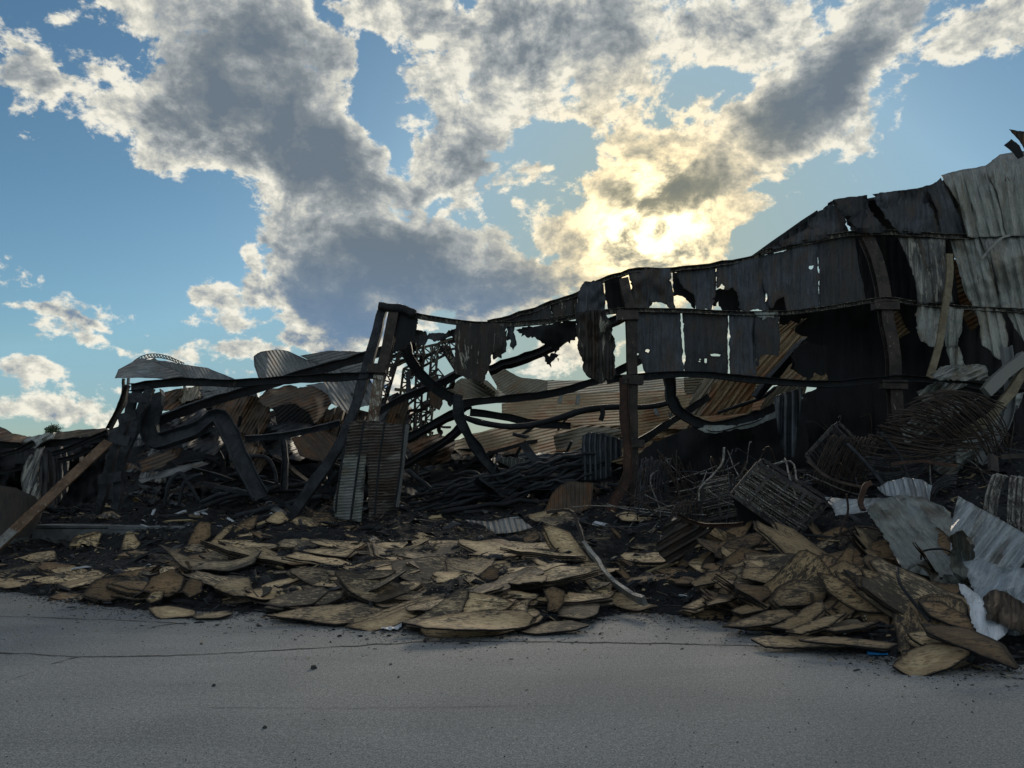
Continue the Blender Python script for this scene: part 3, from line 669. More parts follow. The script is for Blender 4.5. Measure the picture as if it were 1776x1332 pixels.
# rails
beam([(656,534,WY),(700,540,WY),(730,549,WY),(798,560,WY),(850,563,WY),(900,562,WY),(960,556,WY),(1010,546,WY),(1060,540,WY),(1100,536,WY-.02)], 'C', .12, .09, 'girt', 'wall_rail', wob=.01, **B)
beam([(1085,538,WY-.12),(1180,539,WY-.1),(1260,543,WY-.1),(1360,543,WY-.1),(1450,532,WY-.12),(1535,519,WY-.15),(1590,527,WY-.1),(1700,536,WY-.1),(1850,543,WY-.1)], 'C', .10, .11, 'girt', 'wall_rail', wob=.012, n=8, **B)
beam([(1052,660,WY-.05),(1100,654,WY-.1),(1210,649,WY-.12),(1300,658,WY-.14),(1430,666,WY-.15),(1550,657,WY-.15),(1640,662,WY-.15),(1760,680,WY-.2),(1850,686,WY-.2)], 'C', .15, .13, 'beam', 'wall_rail', wob=.02, n=8, **B)
beam([(225,672,15.9),(290,664,15.9),(340,662,15.9),(400,665,15.9),(480,660,15.9),(560,655,15.9),(640,652,15.9),(663,655,15.9)], 'C', .17, .14, 'beam', 'wall_rail', wob=.02, **B)
beam([(1320,438,WY-.05),(1400,420,WY-.05),(1472,406,WY-.05),(1545,404,WY-.05),(1640,410,WY-.05),(1700,411,WY-.05),(1850,412,WY-.05)], 'C', .12, .10, 'girt', 'wall_rail', wob=.01, n=8, **B)
# top rail
TOP = [(655,530),(688,535),(722,545)]
beam([(655,530,WY-.1),(690,534,WY-.1),(722,546,WY-.1)], 'T', .2, .16, 'beam', 'rolled_flashing', wob=.06, **B)
beam([(845,560,WY),(900,546,WY),(955,527,WY),(1003,509,WY),(1045,487,WY),(1090,472,WY),(1165,468,WY),(1250,458,WY),(1310,446,WY),(1330,434,WY)], 'C', .10, .14, 'girt', 'roof_edge_trim', wob=.035, n=9, **B)
beam([(1305,447,WY+.3),(1350,415,WY+.3),(1390,387,WY+.3),(1418,368,WY+.3)], 'L', .10, .08, 'beam', 'roof_edge_trim', wob=.01, **B)
# first row
panel([(845,560),(900,546),(955,528),(957,556),(925,560),(860,573)], WY, 'char', jag=2, pitch=16)
panel([(955,528),(1002,510),(1003,546),(958,556)], WY, 'char_peel', jag=1.2, pitch=14)
panel([(1048,487),(1078,480),(1092,535),(1054,543)], WY+.25, 'black', jag=1.2, pitch=14)
panel([(1090,470),(1163,464),(1166,500),(1172,536),(1160,534),(1150,526),(1132,524),(1126,534),(1094,536)], WY, 'char_blue', jag=2, pitch=16, warp=(.15, 60))
panel([(1166,471),(1184,475),(1193,500),(1207,512),(1206,538),(1190,520),(1178,513),(1168,514)], WY+.35, 'black', jag=2, pitch=14)
panel([(1170,468),(1243,458),(1242,500),(1234,539),(1207,539),(1204,512),(1185,500),(1178,485)], WY, 'char_blue', jag=2.2, pitch=13)
panel([(1232,505),(1290,495),(1292,539),(1252,540),(1246,520),(1238,538)], WY+.4, 'black', jag=2.6, pitch=13)
panel([(1241,459),(1315,446),(1330,500),(1333,540),(1286,540),(1280,520),(1271,498),(1257,503),(1252,492),(1243,500)], WY, 'char_blue', jag=2.4, pitch=15)
panel([(1314,446),(1418,418),(1422,533),(1364,542),(1360,514),(1348,520),(1340,534),(1332,530),(1322,490)], WY, 'char_blue', jag=1.6, pitch=15, holes=([(1404,461),(1411,460),(1410,465),(1403,466)],))
panel([(1330,500),(1370,500),(1370,542),(1325,542)], WY+.4, 'black', jag=1.6, pitch=15)
panel([(1417,419),(1482,404),(1491,470),(1502,522),(1422,534)], WY, 'char_peel', jag=1., pitch=17).data.materials[0] = M['char']
# roll of burnt cladding hanging across the rail
def rollc(cx_, hw, dep): return lambda x, y: -dep * math.sqrt(max(0, 1 - ((x - cx_) / hw) ** 2))
panel([(1002,510),(1014,488),(1030,486),(1042,488),(1047,500),(1050,541),(998,545)], WY-.1, 'char_blue', jag=1.6, pitch=12, curl=rollc(1026,34,.12), warp=(.1,40))
panel([(997,542),(1050,537),(1060,560),(1068,600),(1066,630),(1063,658),(1050,655),(1044,666),(1034,660),(1016,650),(1012,628),(1004,612),(1000,580)], WY-.3, 'char_peel', 'sack shaped roll of charred cladding with cream paint flaking', name='hanging_cladding', jag=2.2, pitch=12, amp=.03, curl=rollc(1032,42,.35), warp=(.12,40))
panel([(792,560),(880,561),(876,590),(868,604),(852,616),(848,640),(838,664),(826,660),(808,655),(787,646),(789,600)], WY-.2, 'char_peel', 'brown black cladding flap with white flakes along its lower edge', name='hanging_cladding', jag=1.6, pitch=12, curl=rollc(835,60,.25))
panel([(846,590),(880,572),(878,610),(870,622),(856,624),(850,612)], WY, 'char', jag=2.2, pitch=12)
panel([(878,566),(893,566),(894,584),(890,608),(886,590),(878,588)], WY, 'char_blue', jag=2.2, pitch=12)
panel([(894,572),(930,566),(1000,556),(998,590),(975,598),(962,618),(956,600),(935,590),(915,586)], WY+.1, 'black', jag=3., pitch=14, warp=(.2,50))
panel([(678,540),(726,548),(720,575),(724,590),(704,600),(700,606),(684,600),(684,580)], WY, 'black', jag=3., pitch=14)
panel([(722,572),(760,577),(794,570),(795,592),(784,583),(768,592),(745,588),(724,600),(716,580)], WY+.1, 'char', jag=3.4, pitch=14, warp=(.2,40))
# second row
panel([(1103,541),(1180,543),(1183,590),(1186,651),(1120,651),(1114,632),(1104,620),(1101,600)], WY-.05, 'char_blue', jag=1.6, pitch=15, holes=([(1120,606),(1127,607),(1124,612),(1119,610)],[(1102,612),(1108,613),(1107,620),(1102,620)]))
panel([(1183,542),(1263,543),(1262,600),(1262,651),(1188,651),(1187,600)], WY-.05, 'char', jag=1.3, pitch=15, holes=([(1232,614),(1250,615),(1248,618),(1233,617)],[(1212,622),(1216,623),(1215,628),(1211,627)],[(1222,622),(1226,622),(1225,630),(1222,629)]))
panel([(1264,543),(1309,544),(1313,600),(1312,651),(1266,651)], WY-.08, 'char_blue', jag=1.2, pitch=15)
panel([(1309,544),(1352,544),(1352,600),(1350,618),(1320,616),(1316,635),(1312,640)], WY-.05, 'char', jag=1.4, pitch=15)
panel([(1306,540),(1350,541),(1346,552),(1322,556),(1312,549)], WY-.11, 'pale_clean', 'flaked strip of cream paint on the rail', name='peeling_paint', jag=2.4, amp=0)
# top tier at the right
panel([(1326,436),(1362,416),(1398,396),(1418,368),(1440,350),(1462,372),(1476,405),(1400,421)], WY-.05, 'char_blue', jag=1.2, pitch=17, warp=(.25,50), crumple=.07, res=4)
panel([(1330,432),(1365,405),(1414,370),(1416,390),(1395,410),(1360,424)], WY+.25, 'char', jag=1.2, amp=.03, pitch=16)
panel([(1440,350),(1455,344),(1505,338),(1506,360),(1526,384),(1542,403),(1478,405),(1462,375)], WY-.05, 'char', jag=1.0, pitch=17, warp=(.22,50), crumple=.06, res=4)
panel([(1514,337),(1550,331),(1596,326),(1612,352),(1624,380),(1632,406),(1560,405),(1548,390),(1530,368)], WY-.05, 'char_blue', jag=1.0, pitch=17, warp=(.2,60), crumple=.05, res=4)
panel([(1606,327),(1632,308),(1650,345),(1666,378),(1674,408),(1632,405),(1626,365)], WY+.02, 'char_blue', jag=1., pitch=14, ang=-12)
panel([(1592,326),(1620,318),(1640,310),(1662,360),(1640,380),(1610,350)], WY+.3, 'char', jag=1., pitch=14)
panel([(1632,304),(1670,294),(1716,286),(1736,330),(1752,409),(1700,411),(1678,411),(1664,355)], WY-.15, 'pale', 'grey cladding sheet bowed over the wall top', jag=.8, pitch=19, amp=.028, ang=-14, curl=lambda x, y: .5 * max(0, (330 - y) / 40) ** 2)
panel([(1708,288),(1734,268),(1776,262),(1850,255),(1850,410),(1746,409),(1730,335)], WY-.2, 'pale', jag=.8, pitch=19, amp=.028, ang=-8, curl=lambda x, y: .5 * max(0, (310 - y) / 40) ** 2)
panel([(1741,252),(1754,241),(1768,252),(1776,270),(1766,276),(1758,266)], WY, 'black', jag=.5, amp=0, name='roof_scrap')
panel([(1750,224),(1776,228),(1820,230),(1820,280),(1786,278),(1778,262),(1768,244)], WY+.2, 'rustsheet', jag=.8, pitch=8, name='roof_scrap')
# middle tier at the right
panel([(1482,411),(1560,412),(1580,455),(1590,500),(1594,524),(1535,516),(1502,522)], WY+.9, 'black', jag=.6, amp=.02, holes=([(1527,412),(1532,412),(1534,440),(1540,478),(1535,470),(1530,440)],))  # black sheet painted as the dark of the open hole here
panel([(1557,412),(1640,414),(1642,470),(1654,525),(1592,527),(1588,490),(1574,450)], WY-.08, 'half', 'half burnt cladding sheet with scorch streaks', jag=1., pitch=18, amp=.018, warp=(.12,50), ang=-6)
panel([(1648,416),(1700,413),(1720,460),(1735,535),(1688,532),(1672,505),(1662,465)], WY-.1, 'pale', jag=1., pitch=17, amp=.024, warp=(.14,60), ang=-14)
panel([(1700,412),(1850,410),(1850,545),(1737,536),(1722,470)], WY-.14, 'pale', jag=1., pitch=17, amp=.024, warp=(.14,60), ang=-12)
panel([(1592,528),(1634,532),(1636,600),(1624,603),(1604,594),(1594,584),(1590,560)], WY-.12, 'pale', jag=2., pitch=15, amp=.02)
panel([(1634,532),(1672,536),(1668,575),(1660,600),(1640,601),(1636,570)], WY-.1, 'pale', jag=1.5, pitch=15, amp=.02)
panel([(1642,600),(1660,595),(1668,615),(1674,634),(1650,638),(1645,618)], WY-.05, 'pale', jag=2., pitch=14, amp=.03)
panel([(1688,533),(1735,537),(1748,580),(1752,628),(1730,622),(1715,606),(1703,598),(1700,566)], WY-.12, 'pale', jag=1.8, pitch=17, amp=.024, ang=-10)
panel([(1745,540),(1850,545),(1850,600),(1776,592),(1760,570)], WY-.1, 'pale', jag=1.2, pitch=17, amp=.024, ang=-18)
beam([(1646,440,WY-.35),(1647,480,WY-.35),(1638,540,WY-.35),(1628,600,WY-.4),(1612,655,WY-.5)], 'box', .15, .04, 'timberpost', 'loose_strip', wob=.01, **B)
beam([(1702,450,WY-.3),(1718,430,WY-.3),(1735,414,WY-.3),(1752,408,WY-.3)], 'box', .05, .02, 'pipe', 'loose_strip', wob=.01, **B)
# black ragged sheets added to give the interior its darkness
panel([(1352,538),(1490,528),(1600,520),(1850,530),(1850,900),(1330,900),(1320,860),(1300,820),(1310,740),(1330,712),(1400,680),(1420,668),(1436,658),(1430,640),(1426,622),(1412,640),(1398,624),(1388,650),(1370,640),(1385,600),(1402,584),(1378,575),(1386,562),(1400,552),(1372,556),(1352,562)], WY+1.6, 'black', 'added black sheet with a ragged edge for the dark interior', name='interior_dark_sheet', jag=3.5, amp=.03, pitch=30, res=12, step=6, warp=(.3,120),)
panel([(1385,600),(1400,592),(1435,600),(1434,640),(1424,652),(1412,646),(1402,664),(1378,640),(1372,618)], WY+1.2, 'black', name='interior_dark_sheet', jag=4, amp=.02, pitch=30, res=8)
panel([(1484,410),(1560,405),(1640,405),(1850,400),(1850,530),(1600,540),(1470,535)], WY+2.2, 'black', name='interior_dark_sheet', jag=1, amp=.02, pitch=30, res=12, holes=([(1526,408),(1532,410),(1536,440),(1530,440)],[(1652,440),(1672,450),(1690,520),(1672,500)],))
# roof deck added behind the high end to keep sky light out
def roofpt(px, py, Y): return at(px, py, Y)
rv = [at(1640,318,WY+.4), at(1900,262,WY+.4), at(1900,262,WY+.4) + Vector((2, 14, -.6)), at(1640,318,WY+.4) + Vector((2, 14, -1.6)), at(1500,345,WY+.4), at(1500,345,WY+.4) + Vector((2, 8, -2.2))]
rv2 = [v - Vector((0, 0, .06)) for v in rv]
build('sky_block_roof', rv + rv2, [(0,1,2,3),(4,0,3,5),(6,9,8,7),(10,11,9,6),(0,6,7,1),(1,7,8,2),(2,8,9,3),(3,9,11,5),(5,11,10,4),(4,10,6,0)], 'black', bld)
# long black sag of roof lining behind the middle post
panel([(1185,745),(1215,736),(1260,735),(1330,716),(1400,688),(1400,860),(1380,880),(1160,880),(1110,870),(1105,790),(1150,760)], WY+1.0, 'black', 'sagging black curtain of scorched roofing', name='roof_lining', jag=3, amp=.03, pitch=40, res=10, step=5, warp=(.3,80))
beam([(1162,655,WY+.3),(1163,690,WY+.3),(1174,713,WY+.3),(1200,728,WY+.3),(1235,740,WY+.2),(1275,734,WY+.1),(1320,720,WY+.2),(1365,698,WY+.4)], 'C', .24, .16, 'beam', 'sagging_eaves_beam', wob=.06, **B)
# ---------------------------------------------------------------- collapsed roofs behind the wall
RS = 'roof sheet'
# left mound
sheet('roof_sheet', [(199,656),(205,641),(240,621),(262,624),(300,628),(320,638),(318,648),(330,662),(270,656),(240,655)], [(199,656,23),(240,621,25),(330,662,24)], 'grey', 'grey corrugated roof sheet jutting left over the slumped end of the ruin', RS, ang=80, amp=0, jag=.4, warp=(.25,60), res=5)
sheet('roof_sheet', [(262,626),(318,632),(360,638),(390,650),(412,660),(405,676),(360,690),(332,664),(315,648)], [(262,626,24),(412,660,25),(332,690,23.5)], 'grey', 'grey corrugated roof sheet sloping down right of the jutting left sheet', RS, ang=-28, amp=0, jag=.4, warp=(.25,60), res=5)
sheet('roof_sheet', [(236,642),(258,639),(258,645),(236,648)], 22.8, 'ribblue', 'small pale strip lying on the jutting left roof sheet', RS, ang=88, amp=0, jag=.3)
sheet('roof_sheet', [(252,629),(268,620),(272,624),(256,631)], 23.0, 'pale', 'tiny loose flap sticking up on the left roof crest', RS, ang=60, amp=0, jag=.2)
# arched lattice far beyond
ar = empty('arched_truss', at(265, 800, 40)); tag(ar, 'thin arched lattice girder showing above the left roof crest', 'truss')
A1 = [(222,636),(238,622),(255,615),(272,614),(292,618),(306,624),(320,630)]; A2 = [(a + 2, b_ + 6) for a, b_ in A1]
for L in (A1, A2): beam([(a,b_,40) for a,b_ in L], 'box', .05, .04, 'grey', 'truss_chord', wob=0, parent=ar)
vs=[];fs=[]
for i in range(18):
    x=225+i*5.2
    y1=np.interp(x,[p[0] for p in A1],[p[1] for p in A1]); sweep_data([at(x,y1,40),at(x+2.6,y1+6,40)],prof('box',.05),0,0,1,0,0,vs,fs); sweep_data([at(x+2.6,y1+6,40),at(x+5.2,np.interp(x+5.2,[p[0] for p in A1],[p[1] for p in A1]),40)],prof('box',.03),0,0,1,0,0,vs,fs)
build('truss_web', vs, fs, 'grey', ar)
for x in (224, 322):
    q = at(x, 640, 40); beam([q, Vector((q.x, 40, 0))], 'box', .12, .12, 'grey', 'truss_leg', wob=0, parent=ar, px=False, n=1)
beam([(215,657,23.5),(214,668,23.5),(213,690,23.5)], 'box', .08, .08, 'post', name='roof_prop', label='thin upright prop under the tip of the jutting left roof sheet', cat='prop')
# curled sheet
sheet('roof_sheet', [(440,618),(452,610),(482,606),(500,609),(520,618),(545,628),(600,640),(612,650),(560,660),(470,668),(448,655),(441,635)], [(440,618,21),(612,650,24),(470,668,21)], 'grey', 'big grey roof sheet curled over at its left end', RS, ang=-32, amp=0, jag=.5, res=5, curl=lambda x,y:-1.1*math.exp(-((x-458)/22)**2), warp=(.3,70))
sheet('roof_sheet', [(440,620),(447,612),(462,618),(474,648),(478,668),(462,670),(449,655)], 20.6, 'rustsheet', 'dark rusty inside of the curled roof end', RS, ang=-20, amp=0, jag=.5, res=5, curl=lambda x,y:.8*math.exp(-((x-455)/10)**2))
sheet('roof_sheet', [(520,617),(570,608),(640,611),(650,640),(610,650),(575,640),(545,628)], [(520,617,23),(640,611,25),(575,650,23.5)], 'grey', 'flat grey roof sheet between the curled sheet and the tall leaning post', RS, ang=75, amp=0, jag=.6, res=5)
sheet('roof_sheet', [(530,668),(600,655),(618,680),(590,704),(570,690)], [(530,668,22),(618,680,23),(570,704,21.5)], 'grey', 'grey fan shaped roof sheet under the left rail', RS, ang=-35, amp=0, jag=1, res=5)
sheet('roof_sheet', [(448,695),(462,676),(500,668),(545,670),(580,692),(575,700),(560,722),(545,735),(536,716),(510,700),(470,708)], [(448,695,20),(575,700,21),(545,735,19.5)], 'rustsheet', 'rust brown roof sheet folded down like cloth below the left rail', RS, ang=70, amp=0, jag=1.4, res=4, warp=(.45,50))
sheet('roof_sheet', [(360,690),(410,682),(455,690),(468,706),(470,730),(450,760),(420,752),(395,740),(372,720)], [(360,690,20.5),(468,706,20.5),(420,760,19.5)], 'rustsheet', 'wrinkled dark brown sheet slumped left of the folded rusty one', RS, ang=30, amp=0, jag=1.5, res=4, warp=(.45,45))
sheet('roof_sheet', [(395,672),(440,664),(448,690),(410,700),(385,692)], 22.5, 'grey', 'grey ribbed sheet hanging behind the left rail', RS, ang=10, amp=0, jag=1)
sheet('roof_sheet', [(346,676),(384,674),(388,706),(372,722),(350,704)], 20.8, 'ribblue', 'small blue grey crumpled sheet under the left rail', RS, ang=75, amp=0, jag=1.4, warp=(.3,30)).data.materials[0] = M['grey']
sheet('roof_sheet', [(505,760),(560,745),(600,770),(560,800),(520,790)], [(505,760,19),(600,770,19),(560,800,18)], 'rustsheet', 'brown ribbed sheet low between the bent channel and the leaning post', RS, ang=-45, amp=0, jag=1.6)
sheet('roof_sheet', [(240,800),(262,788),(300,785),(308,792),(280,812),(245,820)], [(240,800,18.5),(308,792,19),(245,820,18)], 'rustsheet', 'dull ribbed strip sheet in the shadow right of the lattice column', RS, ang=70, amp=0, jag=1.2)
sheet('roof_sheet', [(240,832),(300,812),(350,800),(365,804),(300,824),(246,838)], [(240,832,18.2),(365,804,18.8),(300,830,18)], 'grey', 'narrow edge lit sheet in the shadow right of the lattice column', RS, ang=70, amp=0, jag=1.2)
for pl_, mt, ag, lb in [
 ([(300,700),(345,690),(380,720),(400,752),(372,790),(320,780),(296,740)], 'char', 60, 'black wrinkled sheet in the mound left of the knee shaped channel'),
 ([(388,736),(420,730),(448,760),(470,800),(440,830),(400,810)], 'rustsheet', 30, 'brown draped sheet inside the knee shaped channel'),
 ([(448,745),(500,730),(545,738),(560,770),(520,800),(470,790)], 'char', 70, 'scorched folded sheet behind the level blue black bar'),
 ([(545,715),(600,700),(640,715),(640,770),(590,780),(556,760)], 'rustsheet', 15, 'brown creased sheet behind the leaning post'),
 ([(270,690),(300,676),(350,672),(352,700),(310,716),(282,712)], 'rustsheet', 50, 'dull brown sheet under the jutting left roof'),
 ([(300,676),(346,668),(348,690),(316,700)], 'tangrey', 20, 'pale broken boards of insulation under the left rail'),
 ([(560,660),(640,645),(652,700),(600,715),(575,700)], 'grey', -35, 'grey sheet end behind the tall leaning post'),
 ([(640,700),(690,680),(720,715),(700,760),(650,770)], 'char', 40, 'scorched sheet above the cladding stack'),
 ([(700,770),(760,752),(790,768),(780,800),(730,812)], 'rustsheet', 65, 'brown sheet right of the cladding stack'),
 ([(1040,770),(1100,756),(1190,760),(1200,790),(1120,810),(1050,800)], 'tan', 78, 'end of the tan roof behind the middle post'),
 ([(900,786),(980,782),(1060,800),(1040,822),(950,815),(890,806)], 'char', 78, 'black sheet lying under the tan roof')]:
    cx_ = sum(p[0] for p in pl_) / len(pl_); cy_ = sum(p[1] for p in pl_) / len(pl_); Y0_ = 20.6 if cy_ < 765 else 19.4
    sheet('roof_sheet', pl_, [(cx_, cy_, Y0_), (cx_ + 60, cy_, Y0_ + .6), (cx_, cy_ - 50, Y0_ + 1.6)], mt, lb, RS, ang=ag, amp=.03, pitch=8, jag=1.4, res=4, warp=(.55, 38))
# low wreck at the far left
sheet('roof_sheet', [(-60,742),(0,740),(22,752),(60,758),(120,748),(186,742),(190,752),(120,760),(60,768),(-60,764)], [(-60,742,17.5),(190,742,18.5),(60,768,16.8)], 'rustsheet', 'low flattened dark roof sheets along the far left end', RS, ang=78, amp=.0, jag=1., warp=(.3,50))
sheet('roof_sheet', [(34,768),(60,756),(98,750),(92,762),(74,768),(60,778),(44,772)], [(34,768,16.7),(98,750,17),(60,778,16.5)], 'pale', 'torn pale sheet edge catching light at the far left', RS, ang=60, amp=.03, pitch=8, jag=1.6, warp=(.2,20))
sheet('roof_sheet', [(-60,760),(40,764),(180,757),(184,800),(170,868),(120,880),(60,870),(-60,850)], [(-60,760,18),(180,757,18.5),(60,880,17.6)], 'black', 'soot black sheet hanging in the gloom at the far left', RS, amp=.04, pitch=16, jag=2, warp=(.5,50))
sheet('roof_sheet', [(36,830),(45,800),(62,778),(78,774),(70,800),(66,830),(72,868),(60,872),(40,856)], [(36,830,16.6),(78,774,16.6),(60,872,16.4)], 'half', 'grey streaked curved sheet in the dark hollow at the far left', RS, amp=.02, pitch=9, jag=1.4, ang=18, curl=rollc(56,24,.5))
sheet('roof_sheet', [(72,790),(110,768),(120,800),(118,850),(96,880),(74,868),(66,830)], [(72,790,17),(120,800,17.3),(96,880,16.8)], 'char', 'scorched bulging sheet beside the streaked curved one', RS, amp=.03, pitch=12, jag=1.5, curl=rollc(95,28,.4))
sheet('metal_tank', [(-60,846),(0,842),(28,846),(48,856),(62,862),(74,884),(68,905),(52,930),(-60,945)], [(-60,846,15.5),(62,862,15.6),(0,940,15.1)], 'rustsheet', 'dark brown rounded tank shell lying against the plinth at the far left', 'tank', amp=0, jag=.6, curl=rollc(10,75,.7), res=5).data.materials[0] = M['tank']
for (a,b_) in (((90,788),(186,748)), ((100,800),(180,770)), ((0,790),(60,768)), ((-20,820),(38,812))): beam([(a[0],a[1],16.4),((a[0]+b_[0])/2,(a[1]+b_[1])/2+3,16.5),(b_[0],b_[1],16.6)], 'C', .1, .08, 'beam', label='thin charred bar in the dark wreckage at the far left', cat='steel bar', group='charred bars at the far left', name='steel_bar')
beam([(-40,772,17),(60,770,17),(130,765,17),(190,760,17)], 'C', .16, .12, 'beam', label='dark horizontal rail under the flattened far left sheets', cat='steel beam')
# the leaning flat strut that reaches the pavement side of the plinth
sp_ = [at(-30, 972, 13.6).lerp(at(188, 766, 15.8), k / 4) for k in range(5)]
beam(sp_, 'box', .21, .05, 'strut', label='long flat rust tan strut leaning from the plinth foot up to the lattice column', cat='steel strut', name='steel_strut', wob=.012, px=False, n=3)
beam([sp_[0] + Vector((0, -.04, 0)), sp_[0].lerp(sp_[1], .9) + Vector((0, -.04, 0))], 'box', .19, .02, 'pipe', label='scraped grey foot of the leaning rust tan strut', cat='cover plate', name='cover_plate', wob=.01, px=False, n=3)
# big bent channels in the left
beam([(268,680,16.6),(270,705,16.5),(258,735,16.4),(268,765,16.3),(300,758,16.3),(340,745,16.4),(375,722,16.6),(395,745,16.4),(415,790,16.2),(440,840,16.1),(452,862,16)], 'C', .36, .16, 'darkpipe', label='thick blue black channel bent like a knee in the left wreckage', cat='steel beam', twist=.5, n=8, t_=.02)
beam([(262,735,16.9),(320,712,17),(380,692,17.2),(450,672,17.5),(520,650,18),(600,628,18.5),(700,598,19)], 'I', .24, .22, 'beam', label='long charred beam rising to the right behind the left rail', cat='steel beam')
beam([(425,762,17),(490,755,17),(540,745,17.2),(590,733,17.3)], 'I', .17, .15, 'beam_blue', label='level blue black bar crossing behind the leaning post', cat='steel beam')
beam([(491,758,16.8),(495,800,16.7),(492,850,16.6)], 'C', .14, .1, 'beam_blue', label='short upright hanging from the level bar left of the leaning post', cat='steel beam')
beam([(222,668,16.6),(214,690,16.6),(204,715,16.6),(188,745,16.6)], 'C', .12, .1, 'post', label='curved drooping edge strip left of the lattice column', cat='steel strip', name='steel_strip')
for pts in ([(285,880),(292,840),(312,820),(325,835),(345,870)], [(310,880),(320,838),(350,822)], [(400,800),(440,790),(470,800),(480,840)]):
    beam([(a,b_,17.2) for a,b_ in pts], 'T', .09, .09, 'darkpipe', label='looping scorched pipe in the shadow right of the lattice column', cat='pipe', group='looping pipes in the left shadow', name='bent_pipe', n=8)

# centre: lattice tangle
rnd = random.Random(21)
tg = empty('truss_tangle', at(720, 760, 21)); tag(tg, 'tangle of thin collapsed lattice girders with sky between them behind the tall leaning post', 'truss')
def truss(p, q, wd, Y1, Y2, k, mat, parent, sag=0):
    a = Vector(p); b_ = Vector(q); d = (b_ - a); nrm = Vector((-d.y, d.x)).normalized() * wd
    vs = []; fs = []; pr = prof('box', .04); prv = None
    for i in range(k + 1):
        f = i / k; c = a + d * f + nrm.normalized() * sag * math.sin(math.pi * f); Y = Y1 + (Y2 - Y1) * f
        u = at(c.x, c.y, Y); l = at(c.x + nrm.x, c.y + nrm.y, Y)
        if prv:
            sweep_data([prv[0], u], prof('box', .065), 0, 0, 1, 0, 0, vs, fs); sweep_data([prv[1], l], prof('box', .065), 0, 0, 1, 0, 0, vs, fs)
            sweep_data([prv[0], l] if i % 2 else [prv[1], u], pr, 0, 0, 1, 0, 0, vs, fs)
        sweep_data([u, l], pr, 0, 0, 1, 0, 0, vs, fs); prv = (u, l)
    build('lattice_girder', vs, fs, mat, parent)
for a in [((690,612),(790,590),14,21,22,9,'girt'),((700,640),(775,600),12,22,21,8,'girt'),((684,700),(760,640),16,21,20,7,'post'),((735,590),(728,780),11,20.5,21,14,'post'),((760,600),(742,800),10,21,20.6,14,'girt'),((690,720),(700,640),12,21,21,7,'post'),((700,590),(668,700),13,20,20.6,9,'post'),((768,590),(800,640),10,21,21.4,5,'girt'),((676,740),(750,700),11,20.6,21,6,'post'),((715,820),(722,720),9,20,20.4,8,'post')]:
    truss(*a, tg)
for i in range(34):
    x, y = rnd.uniform(670, 790), rnd.uniform(590, 770); a = rnd.choice((rnd.uniform(-.6, .2), rnd.uniform(1.2, 2.0))); L = rnd.uniform(14, 48)
    beam([(x, y, rnd.uniform(20, 22)), (x + L * .5 * math.cos(a) + rnd.uniform(-5, 5), y + L * .5 * math.sin(a), 21), (x + L * math.cos(a), y + L * math.sin(a), rnd.uniform(20, 22))], rnd.choice(('L', 'box', 'C')), rnd.uniform(.06, .14), None, rnd.choice(('girt', 'post', 'beam', 'timberpost')), 'bent_member', parent=tg, wob=.05, n=3)
sheet('roof_sheet', [(662,745),(680,700),(700,690),(716,650),(708,700),(700,745),(680,772)], 20.2, 'rustsheet', 'curled rusty strip between the lattice girders', RS, ang=20, amp=0, jag=1)
sheet('roof_sheet', [(744,655),(760,650),(768,700),(762,712),(745,702)], 19.8, 'rustsheet', 'small flat brown plate standing in the lattice tangle', RS, amp=0, jag=.6)
sheet('roof_sheet', [(704,648),(712,640),(714,690),(703,692)], 19.6, 'char_blue', 'narrow slate grey plate upright in the lattice tangle', RS, amp=0, jag=.5)
# crossing beams
beam([(703,595,17),(712,625,17),(735,655,17),(765,680,17),(798,698,17)], 'C', 0.250, 0.160, 'beam', label='thick charred strip curving down from the left corner to the knot of beams', cat='steel beam', n=8)
beam([(655,716,18),(700,690,18),(760,665,18),(800,645,18)], 'I', 0.172, 0.176, 'beam', label='black beam rising right just above the cladding stack', cat='steel beam')
beam([(705,762,17.6),(750,738,17.6),(792,715,17.6),(815,700,17.6)], 'I', 0.203, 0.176, 'beam', label='black beam rising from the cladding stack to the knot of beams', cat='steel beam')
beam([(698,808,17.2),(740,785,17.2),(780,760,17.2),(800,740,17.2)], 'I', 0.172, 0.160, 'beam', label='lowest of the black beams rising from the cladding stack to the knot', cat='steel beam')
beam([(797,682,16.8),(794,700,16.7),(797,725,16.7),(812,755,16.8),(832,785,17),(850,810,17),(880,840,17.2)], 'C', 0.234, 0.128, 'beam_blue', label='thick blue black strip falling right from the knot of beams', cat='steel beam', n=8, twist=.3)
beam([(800,700,17),(850,694,17.4),(900,690,17.8),(960,682,18),(1020,665,18),(1060,650,18),(1112,622,18)], 'I', 0.187, 0.192, 'beam', label='upper long charred beam swinging from the knot up to the middle post', cat='steel beam', n=8)
beam([(800,722,17.2),(840,734,17.2),(900,740,17.2),(960,728,17.2),(1010,712,17.2),(1060,706,17.2),(1120,706,17.2),(1160,698,17.2)], 'T', 0.148, 0.136, 'beam', label='sagging black tube beam sweeping from the knot behind the middle post', cat='steel beam', n=8)
beam([(815,715,18.4),(870,722,18.4),(930,735,18.4),(990,738,18.4)], 'C', 0.187, 0.096, 'beam', label='black band lying under the sagging tube beam', cat='steel beam')
beam([(1043,706,17.1),(1044,718,17.1),(1042,728,17.1)], 'box', .1, .1, 'beam', label='short burnt stub hanging from the sagging tube beam', cat='steel stub', name='steel_stub', wob=.06)
beam([(848,642,18),(900,625,18),(950,606,18),(975,592,18),(1005,575,18),(1060,560,18),(1105,535,18)], 'I', 0.203, 0.192, 'beam', label='black charred rafter rising right under the cladding flaps', cat='steel beam', n=6, wob=.06)
